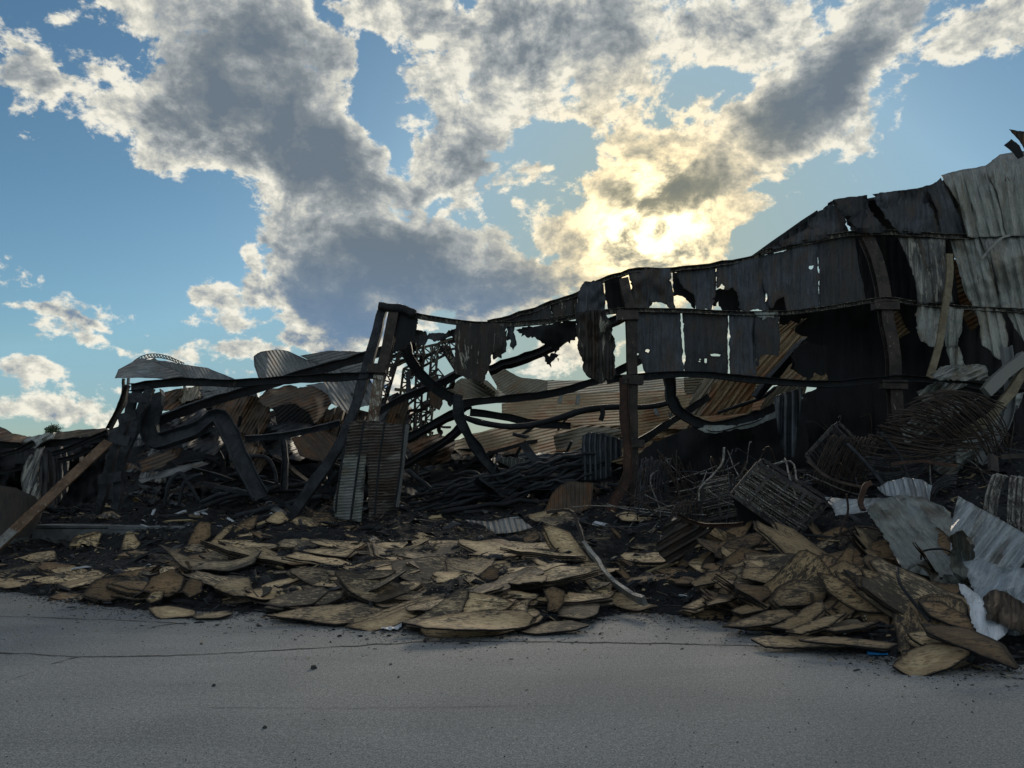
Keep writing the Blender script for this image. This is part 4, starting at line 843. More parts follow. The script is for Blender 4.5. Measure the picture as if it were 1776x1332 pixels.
sheet('cladding_scrap', [(940,615),(958,612),(972,614),(968,628),(964,620),(956,638),(948,632)], 17.9, 'black', 'ragged black scrap dangling from the charred rafter', 'metal scrap', amp=0, jag=3)
beam([(1100,772,17.6),(1150,740,18),(1200,708,18.4),(1230,688,18.6)], 'I', 0.172, 0.176, 'beam', label='black beam rising right between the middle post and the eaves', cat='steel beam')
beam([(1245,716,19),(1280,704,19),(1320,690,19),(1345,672,19)], 'T', 0.094, 0.096, 'beam', label='thin black tube lying over the striped tan sheets', cat='pipe', name='bent_pipe')
beam([(1310,690,18.6),(1330,665,18.6),(1370,620,18.6),(1400,590,18.6)], 'I', 0.234, 0.208, 'beam', label='black beam seen through the ragged hole over the tan sheets', cat='steel beam')

# tan roof expanse
sheet('roof_sheet', [(862,664),(880,652),(905,655),(925,660),(1000,660),(1190,656),(1190,690),(1000,700),(900,696),(860,690)], [(862,664,31),(1190,656,31),(1000,700,27)], 'tangrey', 'widest sand grey roof sheet along the far skyline behind the middle post', RS, ang=84, amp=0, jag=.6, res=6, warp=(.5,120))
sheet('roof_sheet', [(845,640),(868,634),(890,648),(905,655),(950,660),(948,690),(900,700),(866,676)], [(845,640,27),(950,660,28.5),(866,700,26)], 'tangrey', 'stepped sand grey roof fold right of the hanging white flaked flap', RS, ang=60, amp=0, jag=.6, res=5, warp=(.3,60))
sheet('roof_sheet', [(762,600),(780,600),(800,640),(860,680),(855,690),(840,682),(790,640)], [(762,600,23),(800,640,23),(855,690,22)], 'tangrey', 'steep narrow sand grey sheet left of the white flaked flap', RS, ang=55, amp=0, jag=.8, res=5)
sheet('roof_sheet', [(786,668),(800,656),(845,660),(866,682),(850,696),(822,700),(790,700),(775,680)], [(786,668,21.5),(866,682,22),(822,700,21)], 'tangrey', 'fan shaped grey green sheet just above the knot of beams', RS, ang=-60, amp=0, jag=.8, res=5)
sheet('roof_sheet', [(870,700),(1000,682),(1190,676),(1200,730),(1190,745),(1100,740),(960,734),(870,720)], [(870,700,26.5),(1200,690,26.5),(1000,745,23)], 'tan', 'upper tan roof sheet spread out behind the sagging tube beam', RS, ang=86, amp=0, jag=.8, res=6, warp=(.5,110))
sheet('roof_sheet', [(778,770),(820,752),(870,740),(940,738),(1020,736),(1090,730),(1195,738),(1190,756),(1120,760),(1010,782),(960,788),(900,785),(850,782),(800,790)], [(778,770,22),(1195,738,24),(900,795,20)], 'tan', 'lower wrinkled tan roof sheet behind the falling strip', RS, ang=76, amp=0, jag=.8, res=5, warp=(.6,70))
sheet('roof_sheet', [(960,756),(1010,740),(1095,745),(1090,800),(1010,800),(966,786)], [(960,756,20.8),(1095,745,21),(1010,800,19.8)], 'tangrey', 'dull grey buckled sheet beside the dark ribbed flap', RS, ang=78, amp=0, jag=.8, res=5, warp=(.5,50))
for (x, y, mt, wh) in ((970,692,'pale_clean','left of the upper two'),(1000,694,'pale_clean','right of the upper two'),(1130,712,'ribblue','left of the lower two'),(1158,724,'ribblue','right of the lower two')):
    sheet('rooflight_strip', [(x,y-9),(x+7,y-9),(x+10+(4 if y>700 else -6),y+8),(x+3+(4 if y>700 else -6),y+8)], 23.2 if y>700 else 25, mt, 'narrow pale strip on the tan roof sheets, ' + wh, 'metal strip', 'pale strips on the tan roof', amp=0, jag=.2)
sheet('roof_sheet', [(1100,690),(1180,684),(1330,690),(1380,700),(1340,760),(1240,770),(1120,770),(1090,740)], [(1100,690,24.5),(1380,700,24.5),(1200,770,22.5)], 'tan', 'far tan roof slope under the sagging eaves', RS, ang=80, amp=0, jag=1, res=6, warp=(.5,90))
sheet('roof_sheet', [(1186,655),(1330,650),(1330,700),(1190,700)], 27, 'tangrey', 'dim grey sheet far behind the four slate panels', RS, ang=86, amp=0, jag=1, res=6)
sheet('roof_sheet', [(1350,552),(1400,540),(1450,560),(1450,660),(1350,660)], 24.5, 'tan', 'far tan roof slope at the back of the ragged hole', RS, ang=50, amp=0, jag=1, res=6)
sheet('roof_sheet', [(470,690),(540,684),(556,720),(540,745),(480,735)], 22.6, 'char', 'charred sheet filling the gap under the grey fan', RS, ang=50, amp=0, jag=1, res=6)
sheet('roof_sheet', [(1195,700),(1206,672),(1222,656),(1250,650),(1262,664),(1240,690),(1214,722),(1196,716)], [(1195,700,21),(1262,664,22),(1214,722,20.5)], 'tangrey', 'curved grey green ribbed sheet left of the striped tan pair', RS, ang=35, amp=.04, pitch=8, jag=.8, res=5)
sheet('roof_sheet', [(1236,664),(1305,640),(1312,660),(1306,690),(1304,716),(1258,720),(1214,722),(1226,700)], [(1236,664,21),(1312,650,22),(1214,722,20)], 'tan', 'bold striped tan sheet under the four slate panels', RS, ang=38, amp=.05, pitch=9, jag=.8, res=5)
sheet('roof_sheet', [(1304,620),(1352,580),(1392,566),(1404,584),(1360,622),(1330,660),(1300,664)], [(1304,620,22),(1404,584,23),(1300,664,21)], 'tan', 'steep striped tan sheet seen through the ragged hole', RS, ang=42, amp=.05, pitch=9, jag=.8, res=5)
sheet('roof_sheet', [(1330,655),(1370,632),(1432,620),(1440,656),(1436,668),(1330,668)], [(1330,655,21),(1440,656,22),(1370,625,22.5)], 'tan', 'lower striped tan sheet seen through the ragged hole', RS, ang=48, amp=.04, pitch=8, jag=1.2, res=5)
sheet('roof_sheet', [(1318,708),(1330,680),(1350,668),(1400,668),(1392,690),(1350,706),(1322,722)], [(1318,708,20),(1400,668,21),(1322,722,20)], 'pale', 'pale smooth sheet under the lower rail right of the striped tan sheet', RS, ang=40, amp=.03, pitch=14, jag=.8).data.materials[0] = M['tangrey']
sheet('roof_sheet', [(1540,536),(1552,530),(1568,560),(1578,576),(1556,590),(1546,566)], WY+1.2, 'tan', 'striped tan scrap just right of the right hand post', RS, ang=50, amp=.04, pitch=7, jag=.8)
sheet('roof_sheet', [(1654,450),(1668,452),(1690,520),(1700,560),(1684,575),(1668,545),(1660,500)], WY+1.1, 'tan', 'striped tan sheet showing in the slit between the pale panels', RS, ang=60, amp=.04, pitch=8, jag=.8)

# hanging folded sheet and dark ribbed flap
sheet('hanging_sheet', [(1342,690),(1356,682),(1392,672),(1388,710),(1382,750),(1378,792),(1362,796),(1352,760),(1346,720)], WY-.25, 'slate', 'blue grey folded strip sheet hanging like a cloth from the sagging eaves', 'metal sheet', jag=.8, amp=.09, pitch=13)
sheet('eaves_scrap', [(1210,744),(1240,738),(1290,734),(1340,716),(1388,684),(1394,690),(1350,722),(1300,742),(1240,752)], WY+.1, 'pale_clean', 'ashy torn edge lying along the sagging eaves beam', 'metal scrap', jag=2.2, amp=0)
sheet('ribbed_flap', [(1010,756),(1020,750),(1050,754),(1078,762),(1079,790),(1060,800),(1060,826),(1040,832),(1008,834)], WY+1, 'slate', 'dark ribbed flap hanging just left of the middle post', 'metal sheet', jag=1.2, amp=.05, pitch=9)
sheet('ribbed_flap', [(1016,752),(1050,750),(1082,762),(1078,770),(1050,762),(1012,762)], WY+1.2, 'grey', 'pale folded lip over the dark ribbed flap', 'metal sheet', jag=1.2, amp=.05, pitch=9)
sheet('ribbed_flap', [(863,795),(885,792),(910,796),(909,820),(890,816),(872,804)], WY+2.2, 'pale', 'small bright ribbed piece hanging in the dark under the tan roof', 'metal sheet', jag=.8, amp=.04, pitch=7)
sheet('leaning_sheet', [(942,888),(962,850),(984,834),(1030,838),(1026,880),(1000,892)], [(942,888,15),(1030,838,15.8),(1000,892,15)], 'rustsheet', 'grey brown plain sheet leaning left of the middle post foot', 'metal sheet', amp=0, jag=1, warp=(.1,40))

# the crate-like stack of corrugated cladding leaning in the centre
st = empty('cladding_stack', at(640, 905, WY-.6)); tag(st, 'stack of corrugated cladding leaning in the centre, left half pale and right half brown', 'cladding stack')
sheet('pale_sheet', [(598,790),(636,788),(626,906),(580,898),(578,870),(590,820)], WY-.45, 'pale', amp=.016, pitch=5.2, ang=86, jag=.8, parent=st, step=4, warp=(.05,80))
sheet('brown_sheet', [(606,732),(632,728),(708,738),(702,790),(694,850),(688,880),(640,904),(636,788),(596,794)], WY-.42, 'rustsheet', amp=.02, pitch=5.2, ang=86, jag=.8, parent=st, step=4, warp=(.05,80)).data.materials[0] = M['stackbrown']
for pts in (([(632,730),(622,800),(608,904)]),([(668,732),(658,800),(650,895)]),([(700,738),(696,800),(684,880)]),([(600,760),(590,820),(582,890)])):
    beam([(a,b_,WY-.62) for a,b_ in pts], 'L', .05, .03, 'beam', 'stack_batten', parent=st, wob=.01)
vs=[];fs=[]
for i in range(34): 
    y=738+i*4.2; x=708-(y-738)*.13; sweep_data([at(x-3,y,WY-.5),at(x+1,y+1,WY-.45)],prof('box',.05),0,0,1,0,0,vs,fs)
build('stack_edge', vs, fs, 'grey', st)

# random twisted beams, pipes and sheets filling the dark middle distance
rnd = random.Random(77)
def hz(px, py_):                # rough top of the wreck at a photo column
    return 0
for i in range(120):
    px = rnd.choice((rnd.uniform(380, 640), rnd.uniform(690, 1080), rnd.uniform(230, 1100))); t_ = rnd.uniform(4.0, 5.9)
    q = terr(px, t_); a = rnd.gauss(0, .5) + (0 if rnd.random() < .8 else 1.3); L = rnd.uniform(.8, 3.4)
    up = Vector((math.cos(a), rnd.uniform(-.3, .3), .45 * math.sin(a))).normalized() * L; z0 = rnd.uniform(0, .35)
    pts = [q + Vector((0, 0, z0)) - up * .5, q + Vector((rnd.gauss(0, .15), 0, z0 + rnd.uniform(0, .35))), q + Vector((0, 0, z0)) + up * .5 + Vector((0, 0, rnd.uniform(-.2, .3)))]
    k = rnd.choice(('I', 'C', 'box', 'L', 'T', 'T')); w_ = rnd.uniform(.06, .2)
    if k == 'T': beam(pts, 'T', w_ * .7, None, rnd.choice(('beam', 'darkpipe')), 'scorched_pipe', 'scorched black pipe in the dark wreckage behind the wall line', 'pipe', 'scorched pipes in the wreckage', px=False, n=5, wob=.12)
    else: beam(pts, k, w_, w_ * rnd.uniform(.5, 1), rnd.choice(('beam', 'beam_blue', 'beam', 'post')), 'fallen_bar', 'fallen charred steel bar in the dark wreckage behind the wall line', 'steel bar', 'fallen bars in the wreckage', px=False, n=4, wob=.08)
# swept bundle of burnt hoses low in the centre
for i in range(26):
    o_ = i * 1.9 + rnd.uniform(-3, 3); Y = 16.8 + rnd.uniform(0, 1.6)
    beam([(712 + rnd.uniform(-10, 60), 885 - o_ * .55, Y), (800, 868 - o_ * .7, Y), (880, 858 - o_ * .9, Y), (950, 842 - o_, Y), (1000 + rnd.uniform(0, 50), 818 - o_ * .8, Y)], 'T', rnd.uniform(.05, .10), None, rnd.choice(('beam', 'darkpipe', 'beam_blue')), 'burnt_hose', 'burnt black hose sweeping right across the low centre', 'hose', 'burnt hoses across the low centre', wob=.14, n=6)
for i in range(96):
    px = rnd.choice((rnd.uniform(200, 640), rnd.uniform(690, 1090), rnd.uniform(20, 1100))); t_ = rnd.uniform(3.9, 5.8); q = terr(px, t_)
    Y = q.y; c = (q - Vector((0, 0, CZ))); sx = rnd.uniform(8, 40); sy = rnd.uniform(3, 13)
    # photo position of that point
    d_ = Vector((q.x, q.y, q.z - CZ)); f_ = d_.y * cP + d_.z * sP; px_ = 888 + d_.x / f_ * FPX; py_ = 666 - (-d_.y * sP + d_.z * cP) / f_ * FPX
    py_ -= rnd.uniform(0, 14); a = rnd.uniform(-.5, .5); pl_ = []
    for k in range(7):
        th = k / 7 * 6.283; r_ = rnd.uniform(.6, 1.1); x, y = sx * r_ * math.cos(th), sy * r_ * math.sin(th); pl_.append((px_ + x * math.cos(a) - y * math.sin(a), py_ + x * math.sin(a) + y * math.cos(a)))
    mt = rnd.choice(('char', 'char_blue', 'rustsheet', 'char', 'black', 'grey', 'rustsheet', 'half'))
    sheet('crumpled_sheet', pl_, [(px_, py_, Y), (px_ + 50, py_, Y + rnd.uniform(-1.2, 1.2)), (px_, py_ - 20, Y + rnd.uniform(.3, 1.3))], mt, 'crumpled scorched sheet scrap in the dark wreckage behind the wall line', 'metal scrap', 'crumpled scraps in the wreckage', ang=rnd.uniform(0, 90), amp=.03, pitch=rnd.uniform(5, 9), jag=1.6, warp=(.35, 26))
# ---------------------------------------------------------------- rod racks and wire at the right
def rods(name, label, a0, a1, b0, b1, n, r_, mat, Y0, Y1, bow=0, jit=1.5, cat='wire rack', hook=0, parent=None, lay=1, seed=0):
    """a pack of rods: rod k runs from a point on the px line a0-a1 to one on b0-b1"""
    rnd = random.Random(seed or len(label)); vs = []; fs = []
    for k in range(n):
        f = (k + .5) / n; p = Vector(a0).lerp(Vector(a1), f) + Vector((rnd.gauss(0, jit), rnd.gauss(0, jit))); q = Vector(b0).lerp(Vector(b1), f) + Vector((rnd.gauss(0, jit), rnd.gauss(0, jit)))
        Ya = Y0 + (Y1 - Y0) * f + rnd.uniform(-.12, .12) * lay; m_ = (p + q) / 2; d = q - p; nn = Vector((-d.y, d.x)).normalized() * (bow + rnd.gauss(0, jit * .8)); m_ += nn
        pts = [at(p.x, p.y, Ya), at((p.x + m_.x) / 2 + nn.x * .3, (p.y + m_.y) / 2 + nn.y * .3, Ya), at(m_.x, m_.y, Ya - .03), at((q.x + m_.x) / 2 + nn.x * .3, (q.y + m_.y) / 2 + nn.y * .3, Ya), at(q.x, q.y, Ya)]
        if hook:
            h = Vector((d.y, -d.x)).normalized() * hook; pts = [at(p.x + h.x, p.y + h.y, Ya + .15)] + pts + [at(q.x + h.x, q.y + h.y, Ya + .15)]
        sweep_data(pts, prof('R', r_ * 2), 0, 0, 3, .01, k, vs, fs)
    o = build(name, vs, fs, mat, parent, True)
    return tag(o, label, cat) if not parent else o
def rack(label, c00, c10, c11, c01, Y, bars, nrods, mat, seed=1, dY=(0, 0, 0, 0)):
    """open crate of stacked wire shelves: frame of flat bars, cross bars, rods along the long side, and the layers behind"""
    rt = empty('wire_shelf_crate', at(*c01, Y)); tag(rt, label, 'wire crate')
    A, Bq, Cq, D = [Vector(c) for c in (c00, c10, c11, c01)]; q3 = lambda v, dy=0: (v.x, v.y, Y + dy)
    for dy in (-.05, .55):
        off = Vector((dy * 14, -dy * 10)) if dy > 0 else Vector((0, 0))
        for p, q in ((A, Bq), (Bq, Cq), (Cq, D), (D, A)): beam([q3(p + off, dy), q3(q + off, dy)], 'box', .06, .03, 'crate', 'frame_bar', parent=rt, wob=.0, n=2)
    for f in bars: beam([q3(A.lerp(Bq, f), -.07), q3(D.lerp(Cq, f), -.07)], 'box', .05, .03, 'crate', 'cross_bar', parent=rt, wob=0, n=2)
    rods('rod_layer', label, A, D, Bq, Cq, nrods, .009, mat, Y + .02, Y + .02, 0, .9, parent=rt, seed=seed)
    rods('rod_layer', label + 'b', A, D, Bq, Cq, nrods, .009, 'rod', Y + .16, Y + .16, 1, 1.4, parent=rt, seed=seed + 1)
    rods('rod_layer', label + 'c', A, D, Bq, Cq, nrods, .009, 'rod', Y + .3, Y + .3, 1, 1.8, parent=rt, seed=seed + 2)
    return rt
rack('tilted crate of wire shelves with four cross bars, largest on the right hand heap', (1315,803), (1431,873), (1379,936), (1269,857), 11.2, (.22,.47,.72,.93), 46, 'rod_pale', 3)
rods('rod_pack', 'curved pack of fine wires spilling below the big tilted crate', (1385,935), (1452,880), (1400,985), (1480,915), 40, .008, 'rod_blue', 11.3, 11.9, 8, 1.2, 'wire pack')
sheet('crate_side', [(1270,860),(1380,938),(1430,985),(1400,1000),(1330,960),(1280,900)], 11.6, 'black', 'dark scorched sheet under the big tilted crate', 'metal sheet', amp=0, jag=2)
rack('upper crate of wire shelves standing in the shadow above the big tilted crate', (1446,738), (1500,790), (1452,860), (1398,790), 13.6, (.5,), 30, 'rod_blue', 6)
rods('rod_pack', 'leaning pack of dark wires beside the upper crate', (1440,755), (1530,760), (1405,835), (1490,868), 44, .009, 'rod', 13.2, 13.6, 3, 1.6, 'wire pack')
rods('rod_pack', 'swept bundle of grey wires fanning right above the creased sheets', (1500,790), (1545,868), (1640,768), (1585,830), 34, .011, 'rod_blue', 12.8, 13.2, 12, 1.2, 'wire pack')
rods('rod_pack', 'small fan of dark wires under the rusty bar at the right', (1610,850), (1625,875), (1660,820), (1655,862), 18, .010, 'rod_blue', 12.4, 12.8, -8, 1.2, 'wire pack')
rods('rod_pack', 'upright sheaf of thin rods right of the middle post foot', (1112,795), (1160,800), (1104,890), (1160,872), 34, .011, 'rod_blue', 14.6, 15., 3, 3., 'wire pack')
rods('rod_pack', 'crossed sheaf of thin rods behind the upright sheaf', (1140,790), (1190,810), (1170,860), (1230,850), 16, .009, 'rod', 14.8, 15.2, 3, 6., 'wire pack')
rack('collapsed crate of wire shelves left of the big tilted crate', (1222,838), (1262,830), (1285,890), (1215,905), 12.6, (.5,), 24, 'rod_pale', 12)
rods('rod_pack', 'steep pack of pale edged wires left of the big tilted crate', (1170,880), (1260,828), (1160,925), (1280,890), 34, .010, 'rod', 12.2, 13, 4, 2.4, 'wire pack')
rods('rod_pack', 'pack of thin dark wires in the hollow under the collapsed crate', (1175,870), (1190,905), (1290,860), (1300,900), 26, .008, 'rod_blue', 12.6, 12.9, 3, 2.4, 'wire pack')
rods('rod_pack', 'hairpin rack of ash coated rods at the right edge, left one', (1722,822), (1745,828), (1706,884), (1730,900), 9, .014, 'rod_pale', 9.7, 9.9, 4, .8, 'wire pack', hook=5)
rods('rod_pack', 'hairpin rack of ash coated rods at the right edge, right one', (1752,826), (1800,835), (1746,905), (1800,935), 14, .014, 'rod_pale', 9.6, 9.9, 2, .8, 'wire pack', hook=6)
rods('rod_pack', 'ridge of bent brown rods along the top of the right hand heap', (1540,735), (1600,690), (1640,770), (1740,700), 34, .012, 'rod', 12.6, 13.6, -16, 5., 'wire pack')
rods('rod_pack', 'long brown rods arching down at the upper right', (1600,700), (1690,680), (1700,800), (1756,770), 22, .012, 'rod', 12.6, 13.6, -14, 5., 'wire pack')
rods('rod_pack', 'matted brown rods under the arching ones at the upper right', (1500,770), (1560,720), (1650,790), (1740,750), 36, .012, 'rod', 12.4, 13.4, 6, 7., 'wire pack')
rnd = random.Random(31)
for i in range(130):          # loose bent rods over the right hand heap
    px = rnd.choice((rnd.uniform(1105, 1330), rnd.uniform(1105, 1500), rnd.uniform(1480, 1760))); t_ = rnd.uniform(2.4, 4.1) if px < 1400 else rnd.uniform(3.3, 4.4)
    q = terr(px, t_) + Vector((0, 0, rnd.uniform(.05, .45))); a = rnd.uniform(0, 3.14); L = rnd.uniform(.5, 2.1); d = Vector((math.cos(a), rnd.uniform(-.5, .5), .7 * math.sin(a))) * L * .5
    pts = [q - d, q + Vector([rnd.gauss(0, .13) for _ in range(3)]), q + d + Vector([rnd.gauss(0, .1) for _ in range(3)])]
    if rnd.random() < .5: pts.append(pts[-1] + Vector([rnd.gauss(0, .15) for _ in range(3)]))
    beam(pts, 'R', rnd.uniform(.015, .026), None, rnd.choice(('rod', 'rod', 'rod_blue', 'rod_pale')), 'bent_rod', 'single bent rod sticking out of the right hand heap', 'rod', 'loose rods on the right hand heap', px=False, n=5, wob=.04)
for i, (pts, w_, mt, lb) in enumerate([
 ([(1468,770,13),(1500,800,12.8),(1540,850,12.4),(1575,905,12)], .05, 'beam_blue', 'straight flat bar lying diagonally over the upper crate'),
 ([(1528,750,12.5),(1560,790,12.3),(1580,840,12)], .05, 'beam', 'short flat bar crossing the grey wire bundle'),
 ([(1400,800,12.9),(1440,830,12.7),(1500,845,12.6)], .05, 'rod', 'curved bar looping under the upper crate'),
 ([(1380,860,11),(1370,830,11.6),(1362,795,12.4)], .03, 'rod_pale', 'thin pale rod rising to the hanging folded strip'),
 ([(1382,835,11.5),(1370,800,12.2),(1310,815,12.2)], .03, 'rod_pale', 'pale rod bent over the top of the big tilted crate'),
 ([(1257,776,12.8),(1254,795,12.8),(1245,815,12.7),(1215,845,12.5),(1212,868,12.4)], .045, 'rod_pale', 'tall hooked pale rod above the collapsed crate'),
 ([(1458,950,10.4),(1480,930,10.3),(1458,925,10.3),(1470,890,10.3),(1468,858,10.2)], .035, 'rod', 'looped rod below the big tilted crate'),
 ([(1440,935,10.4),(1490,915,10.2),(1530,920,10),(1560,940,9.8)], .035, 'rod', 'long bent rod beside the looped one'),
 ([(1445,925,10.4),(1500,945,10),(1540,948,9.8)], .035, 'rod', 'straight rod beneath the long bent one'),
 ([(1497,885,10.2),(1493,870,10.3),(1500,845,10.3),(1512,838,10.3)], .07, 'rusty', 'stubby rusty bar standing left of the creased olive sheet'),
 ([(1597,970,8.4),(1602,955,8.4),(1635,952,8.3),(1665,965,8.2)], .025, 'beam', 'thin black wire bent over the creased olive sheet'),
 ([(1557,985,7.6),(1560,1010,7.4),(1590,1050,7.1),(1612,1078,6.9)], .035, 'beam', 'black bar lying down over the tan board at the right'),
 ([(1330,915,10.6),(1390,945,10.3),(1440,975,10)], .03, 'beam', 'dark rod crossing below the big tilted crate'),
 ([(1180,1052,8.5),(1150,1050,8.6),(1130,1062,8.6)], .02, 'beam', 'short wire on the pavement edge between the two heaps'),
 ([(1545,805,12),(1600,800,12),(1660,808,12)], .05, 'rusty', 'orange brown bar lying level at the right'),
 ([(1722,790,10.5),(1724,818,10.4)], .13, 'post', 'stub of a post near the right edge'),
 ([(1735,792,10.6),(1780,792,10.6),(1830,794,10.6)], .07, 'post', 'level bar at the right edge above the hairpin racks'),
 ([(1775,620,14),(1740,650,13.8),(1710,680,13.6)], .24, 'pale', 'pale plank of cladding leaning at the right edge'),
 ([(1780,640,14),(1720,720,13.6),(1660,760,13.4)], .16, 'timberpost', 'tan flat bar slanting down from the right edge')]):
    beam(pts, 'box' if w_ > .045 else 'R', w_, w_ * .5 if w_ > .045 else None, mt, 'bent_rod' if w_ <= .045 else 'flat_bar', lb, 'rod' if w_ <= .045 else 'steel bar', n=6, wob=.02)
# white lattice strips behind the rods, upper right
for i, (pl_, mt, lb) in enumerate([
 ([(1612,650),(1640,634),(1700,632),(1712,640),(1714,656),(1680,660),(1630,660)], 'pale', 'crumpled pale sheet resting on the lower rail at the right'),
 ([(1590,680),(1625,662),(1680,666),(1640,690),(1600,700)], 'pale', 'pale sheet hanging under the lower rail at the right'),
 ([(1700,660),(1740,640),(1776,622),(1820,610),(1820,640),(1776,650),(1730,668)], 'half', 'streaked sheet rising to the right edge over the rail'),
 ([(1560,740),(1600,710),(1650,690),(1700,690),(1640,730),(1600,760),(1570,770)], 'pale', 'pale sheet showing through the brown rods'),
 ([(1650,770),(1700,730),(1750,690),(1776,680),(1750,740),(1700,790),(1660,810)], 'pale_clean', 'smooth grey sheet behind the arching rods'),
 ([(1610,790),(1660,770),(1680,800),(1650,830),(1620,815)], 'olive', 'dull green grey sheet behind the small wire fan')]):
    sheet('cladding_piece', pl_, [(pl_[0][0], pl_[0][1], 14.2), (pl_[0][0] + 100, pl_[0][1], 14.0), (pl_[0][0], pl_[0][1] + 50, 13.8)], mt, lb, 'metal sheet', ang=rnd.uniform(40, 75), amp=.03, pitch=9, jag=1.8, warp=(.25, 40))
beam([(1745,600,14.5),(1752,680,14.3),(1740,740,14),(1700,800,13.6)], 'C', .18, .1, 'grey', 'flat_bar', 'long grey channel curving down at the right edge', 'steel beam', n=7)
# crumpled sheets at the front right
sheet('creased_sheet', [(1502,884),(1524,868),(1545,862),(1560,858),(1600,885),(1640,935),(1655,965),(1690,1010),(1712,1080),(1700,1095),(1660,1040),(1610,1000),(1565,985),(1548,955),(1530,925)], [(1502,884,9.6),(1655,940,8.9),(1700,1095,7.4)], 'olive', 'long creased olive grey sheet sliding down the right hand heap', 'metal sheet', ang=-40, amp=0, jag=.7, res=4, crumple=.07, warp=(.15,60))
sheet('creased_sheet', [(1540,866),(1560,858),(1600,862),(1640,880),(1655,905),(1645,940),(1600,915),(1570,890)], [(1540,866,10),(1655,905,9.4),(1600,935,9.2)], 'olive', 'shorter creased olive sheet behind the long one', 'metal sheet', ang=-48, amp=0, jag=.7, res=4, crumple=.07)
sheet('creased_sheet', [(1522,846),(1545,834),(1570,828),(1600,832),(1616,842),(1612,870),(1580,876),(1552,862),(1536,860)], [(1522,846,10.6),(1616,842,10.4),(1580,876,10)], 'ribblue', 'pleated pale blue sheet crest above the creased olive ones', 'metal sheet', ang=-14, amp=.06, pitch=17, jag=.8, crumple=0, res=5)
sheet('creased_sheet', [(1432,862),(1480,866),(1545,864),(1530,880),(1500,888),(1470,892),(1450,895)], [(1432,862,11),(1545,864,10.6),(1470,892,10.5)], 'ribblue', 'narrow pale sheet reaching left towards the big tilted crate', 'metal sheet', ang=70, amp=0, jag=.8, crumple=.08, res=4)
sheet('ribbed_sheet', [(1662,860),(1684,872),(1720,893),(1776,925),(1860,970),(1860,1040),(1776,975),(1766,988),(1720,986),(1690,980),(1662,968),(1648,958),(1650,910)], [(1662,860,8.8),(1776,925,8.4),(1662,968,8.3)], 'ribblue', 'bright blue grey ribbed sheet standing at the right edge', 'metal sheet', ang=38, amp=.03, pitch=25, jag=.6, res=6, warp=(.06,80))
sheet('creased_sheet', [(1648,930),(1668,918),(1690,940),(1690,970),(1680,1000),(1665,1010),(1648,985)], 8.1, 'olive', 'crushed lower corner of the bright ribbed sheet', 'metal sheet', amp=0, jag=1, crumple=.06, res=4)
sheet('plastic_film', [(1672,975),(1700,968),(1740,985),(1780,985),(1860,1010),(1860,1100),(1776,1050),(1750,1060),(1720,1045),(1704,1055),(1690,1030)], [(1672,975,7.9),(1776,985,7.5),(1720,1050,7.2)], 'film', 'grey folded film slumped over the heap at the right edge', 'film', ang=30, amp=0, jag=.6, crumple=.06, res=4)
sheet('plastic_film', [(1662,1012),(1672,1014),(1708,1040),(1716,1052),(1740,1062),(1752,1080),(1746,1100),(1722,1118),(1700,1110),(1686,1080),(1682,1050),(1668,1030)], [(1662,1012,7.2),(1752,1080,6.9),(1722,1118,6.6)], 'white', 'crumpled white film hanging near the bottom right corner', 'film', amp=0, jag=.5, crumple=.04, res=3)
sheet('plastic_film', [(1745,1095),(1776,1080),(1840,1090),(1840,1140),(1776,1135),(1750,1125)], 6.9, 'film', 'dull grey film scrap at the bottom right corner', 'film', amp=0, jag=.6, crumple=.05, res=4)
sheet('rusty_lining', [(1705,1035),(1725,1022),(1750,1030),(1790,1055),(1840,1090),(1840,1130),(1780,1100),(1750,1090),(1730,1080),(1712,1075)], [(1705,1035,7),(1790,1055,6.8),(1750,1095,6.6)], 'rustsheet', 'dark rust brown folded piece beside the crumpled white film', 'metal scrap', amp=0, jag=.8, crumple=.05, res=4)
sheet('pleated_fan', [(1175,892),(1195,900),(1240,915),(1215,935),(1200,955),(1180,972),(1160,978),(1144,962),(1138,945),(1150,915)], [(1175,892,10.6),(1240,915,10.9),(1160,978,10)], 'grey', 'dark pleated fan of metal in front of the collapsed crate', 'metal sheet', ang=60, amp=.05, pitch=14, jag=.8, res=5).data.materials[0] = M['char_peel']
beam([(1175,892,10.5),(1200,905,10.6),(1240,912,10.8),(1290,908,11)], 'C', .06, .04, 'rusty', 'flat_bar', 'thin rust red strip along the top of the pleated fan', 'steel bar')
sheet('ribbed_scrap', [(806,902),(830,908),(850,920),(860,926),(900,922),(925,915),(905,900),(880,898),(850,905)], [(806,902,13.4),(925,915,13.4),(860,926,12.8)], 'grey', 'shiny ribbed scrap lying on the ash in the centre', 'metal scrap', ang=-15, amp=.03, pitch=12, jag=.8, res=4)
beam([(948,888,12.4),(988,885,12.2),(1004,912,11.9),(1013,942,11.4)], 'box', .06, .03, 'post', 'flat_bar', 'narrow dark bar standing at the top end of the pale gutter', 'steel bar')
beam([(1012,944,10.9),(1035,970,10.3),(1055,1000,9.6),(1080,1022,9.1),(1118,1042,8.6)], 'box', .10, .05, 'pipe', 'bent_gutter', 'long grey bent gutter sliding down between the two heaps', 'gutter', n=8, roll=1.2)
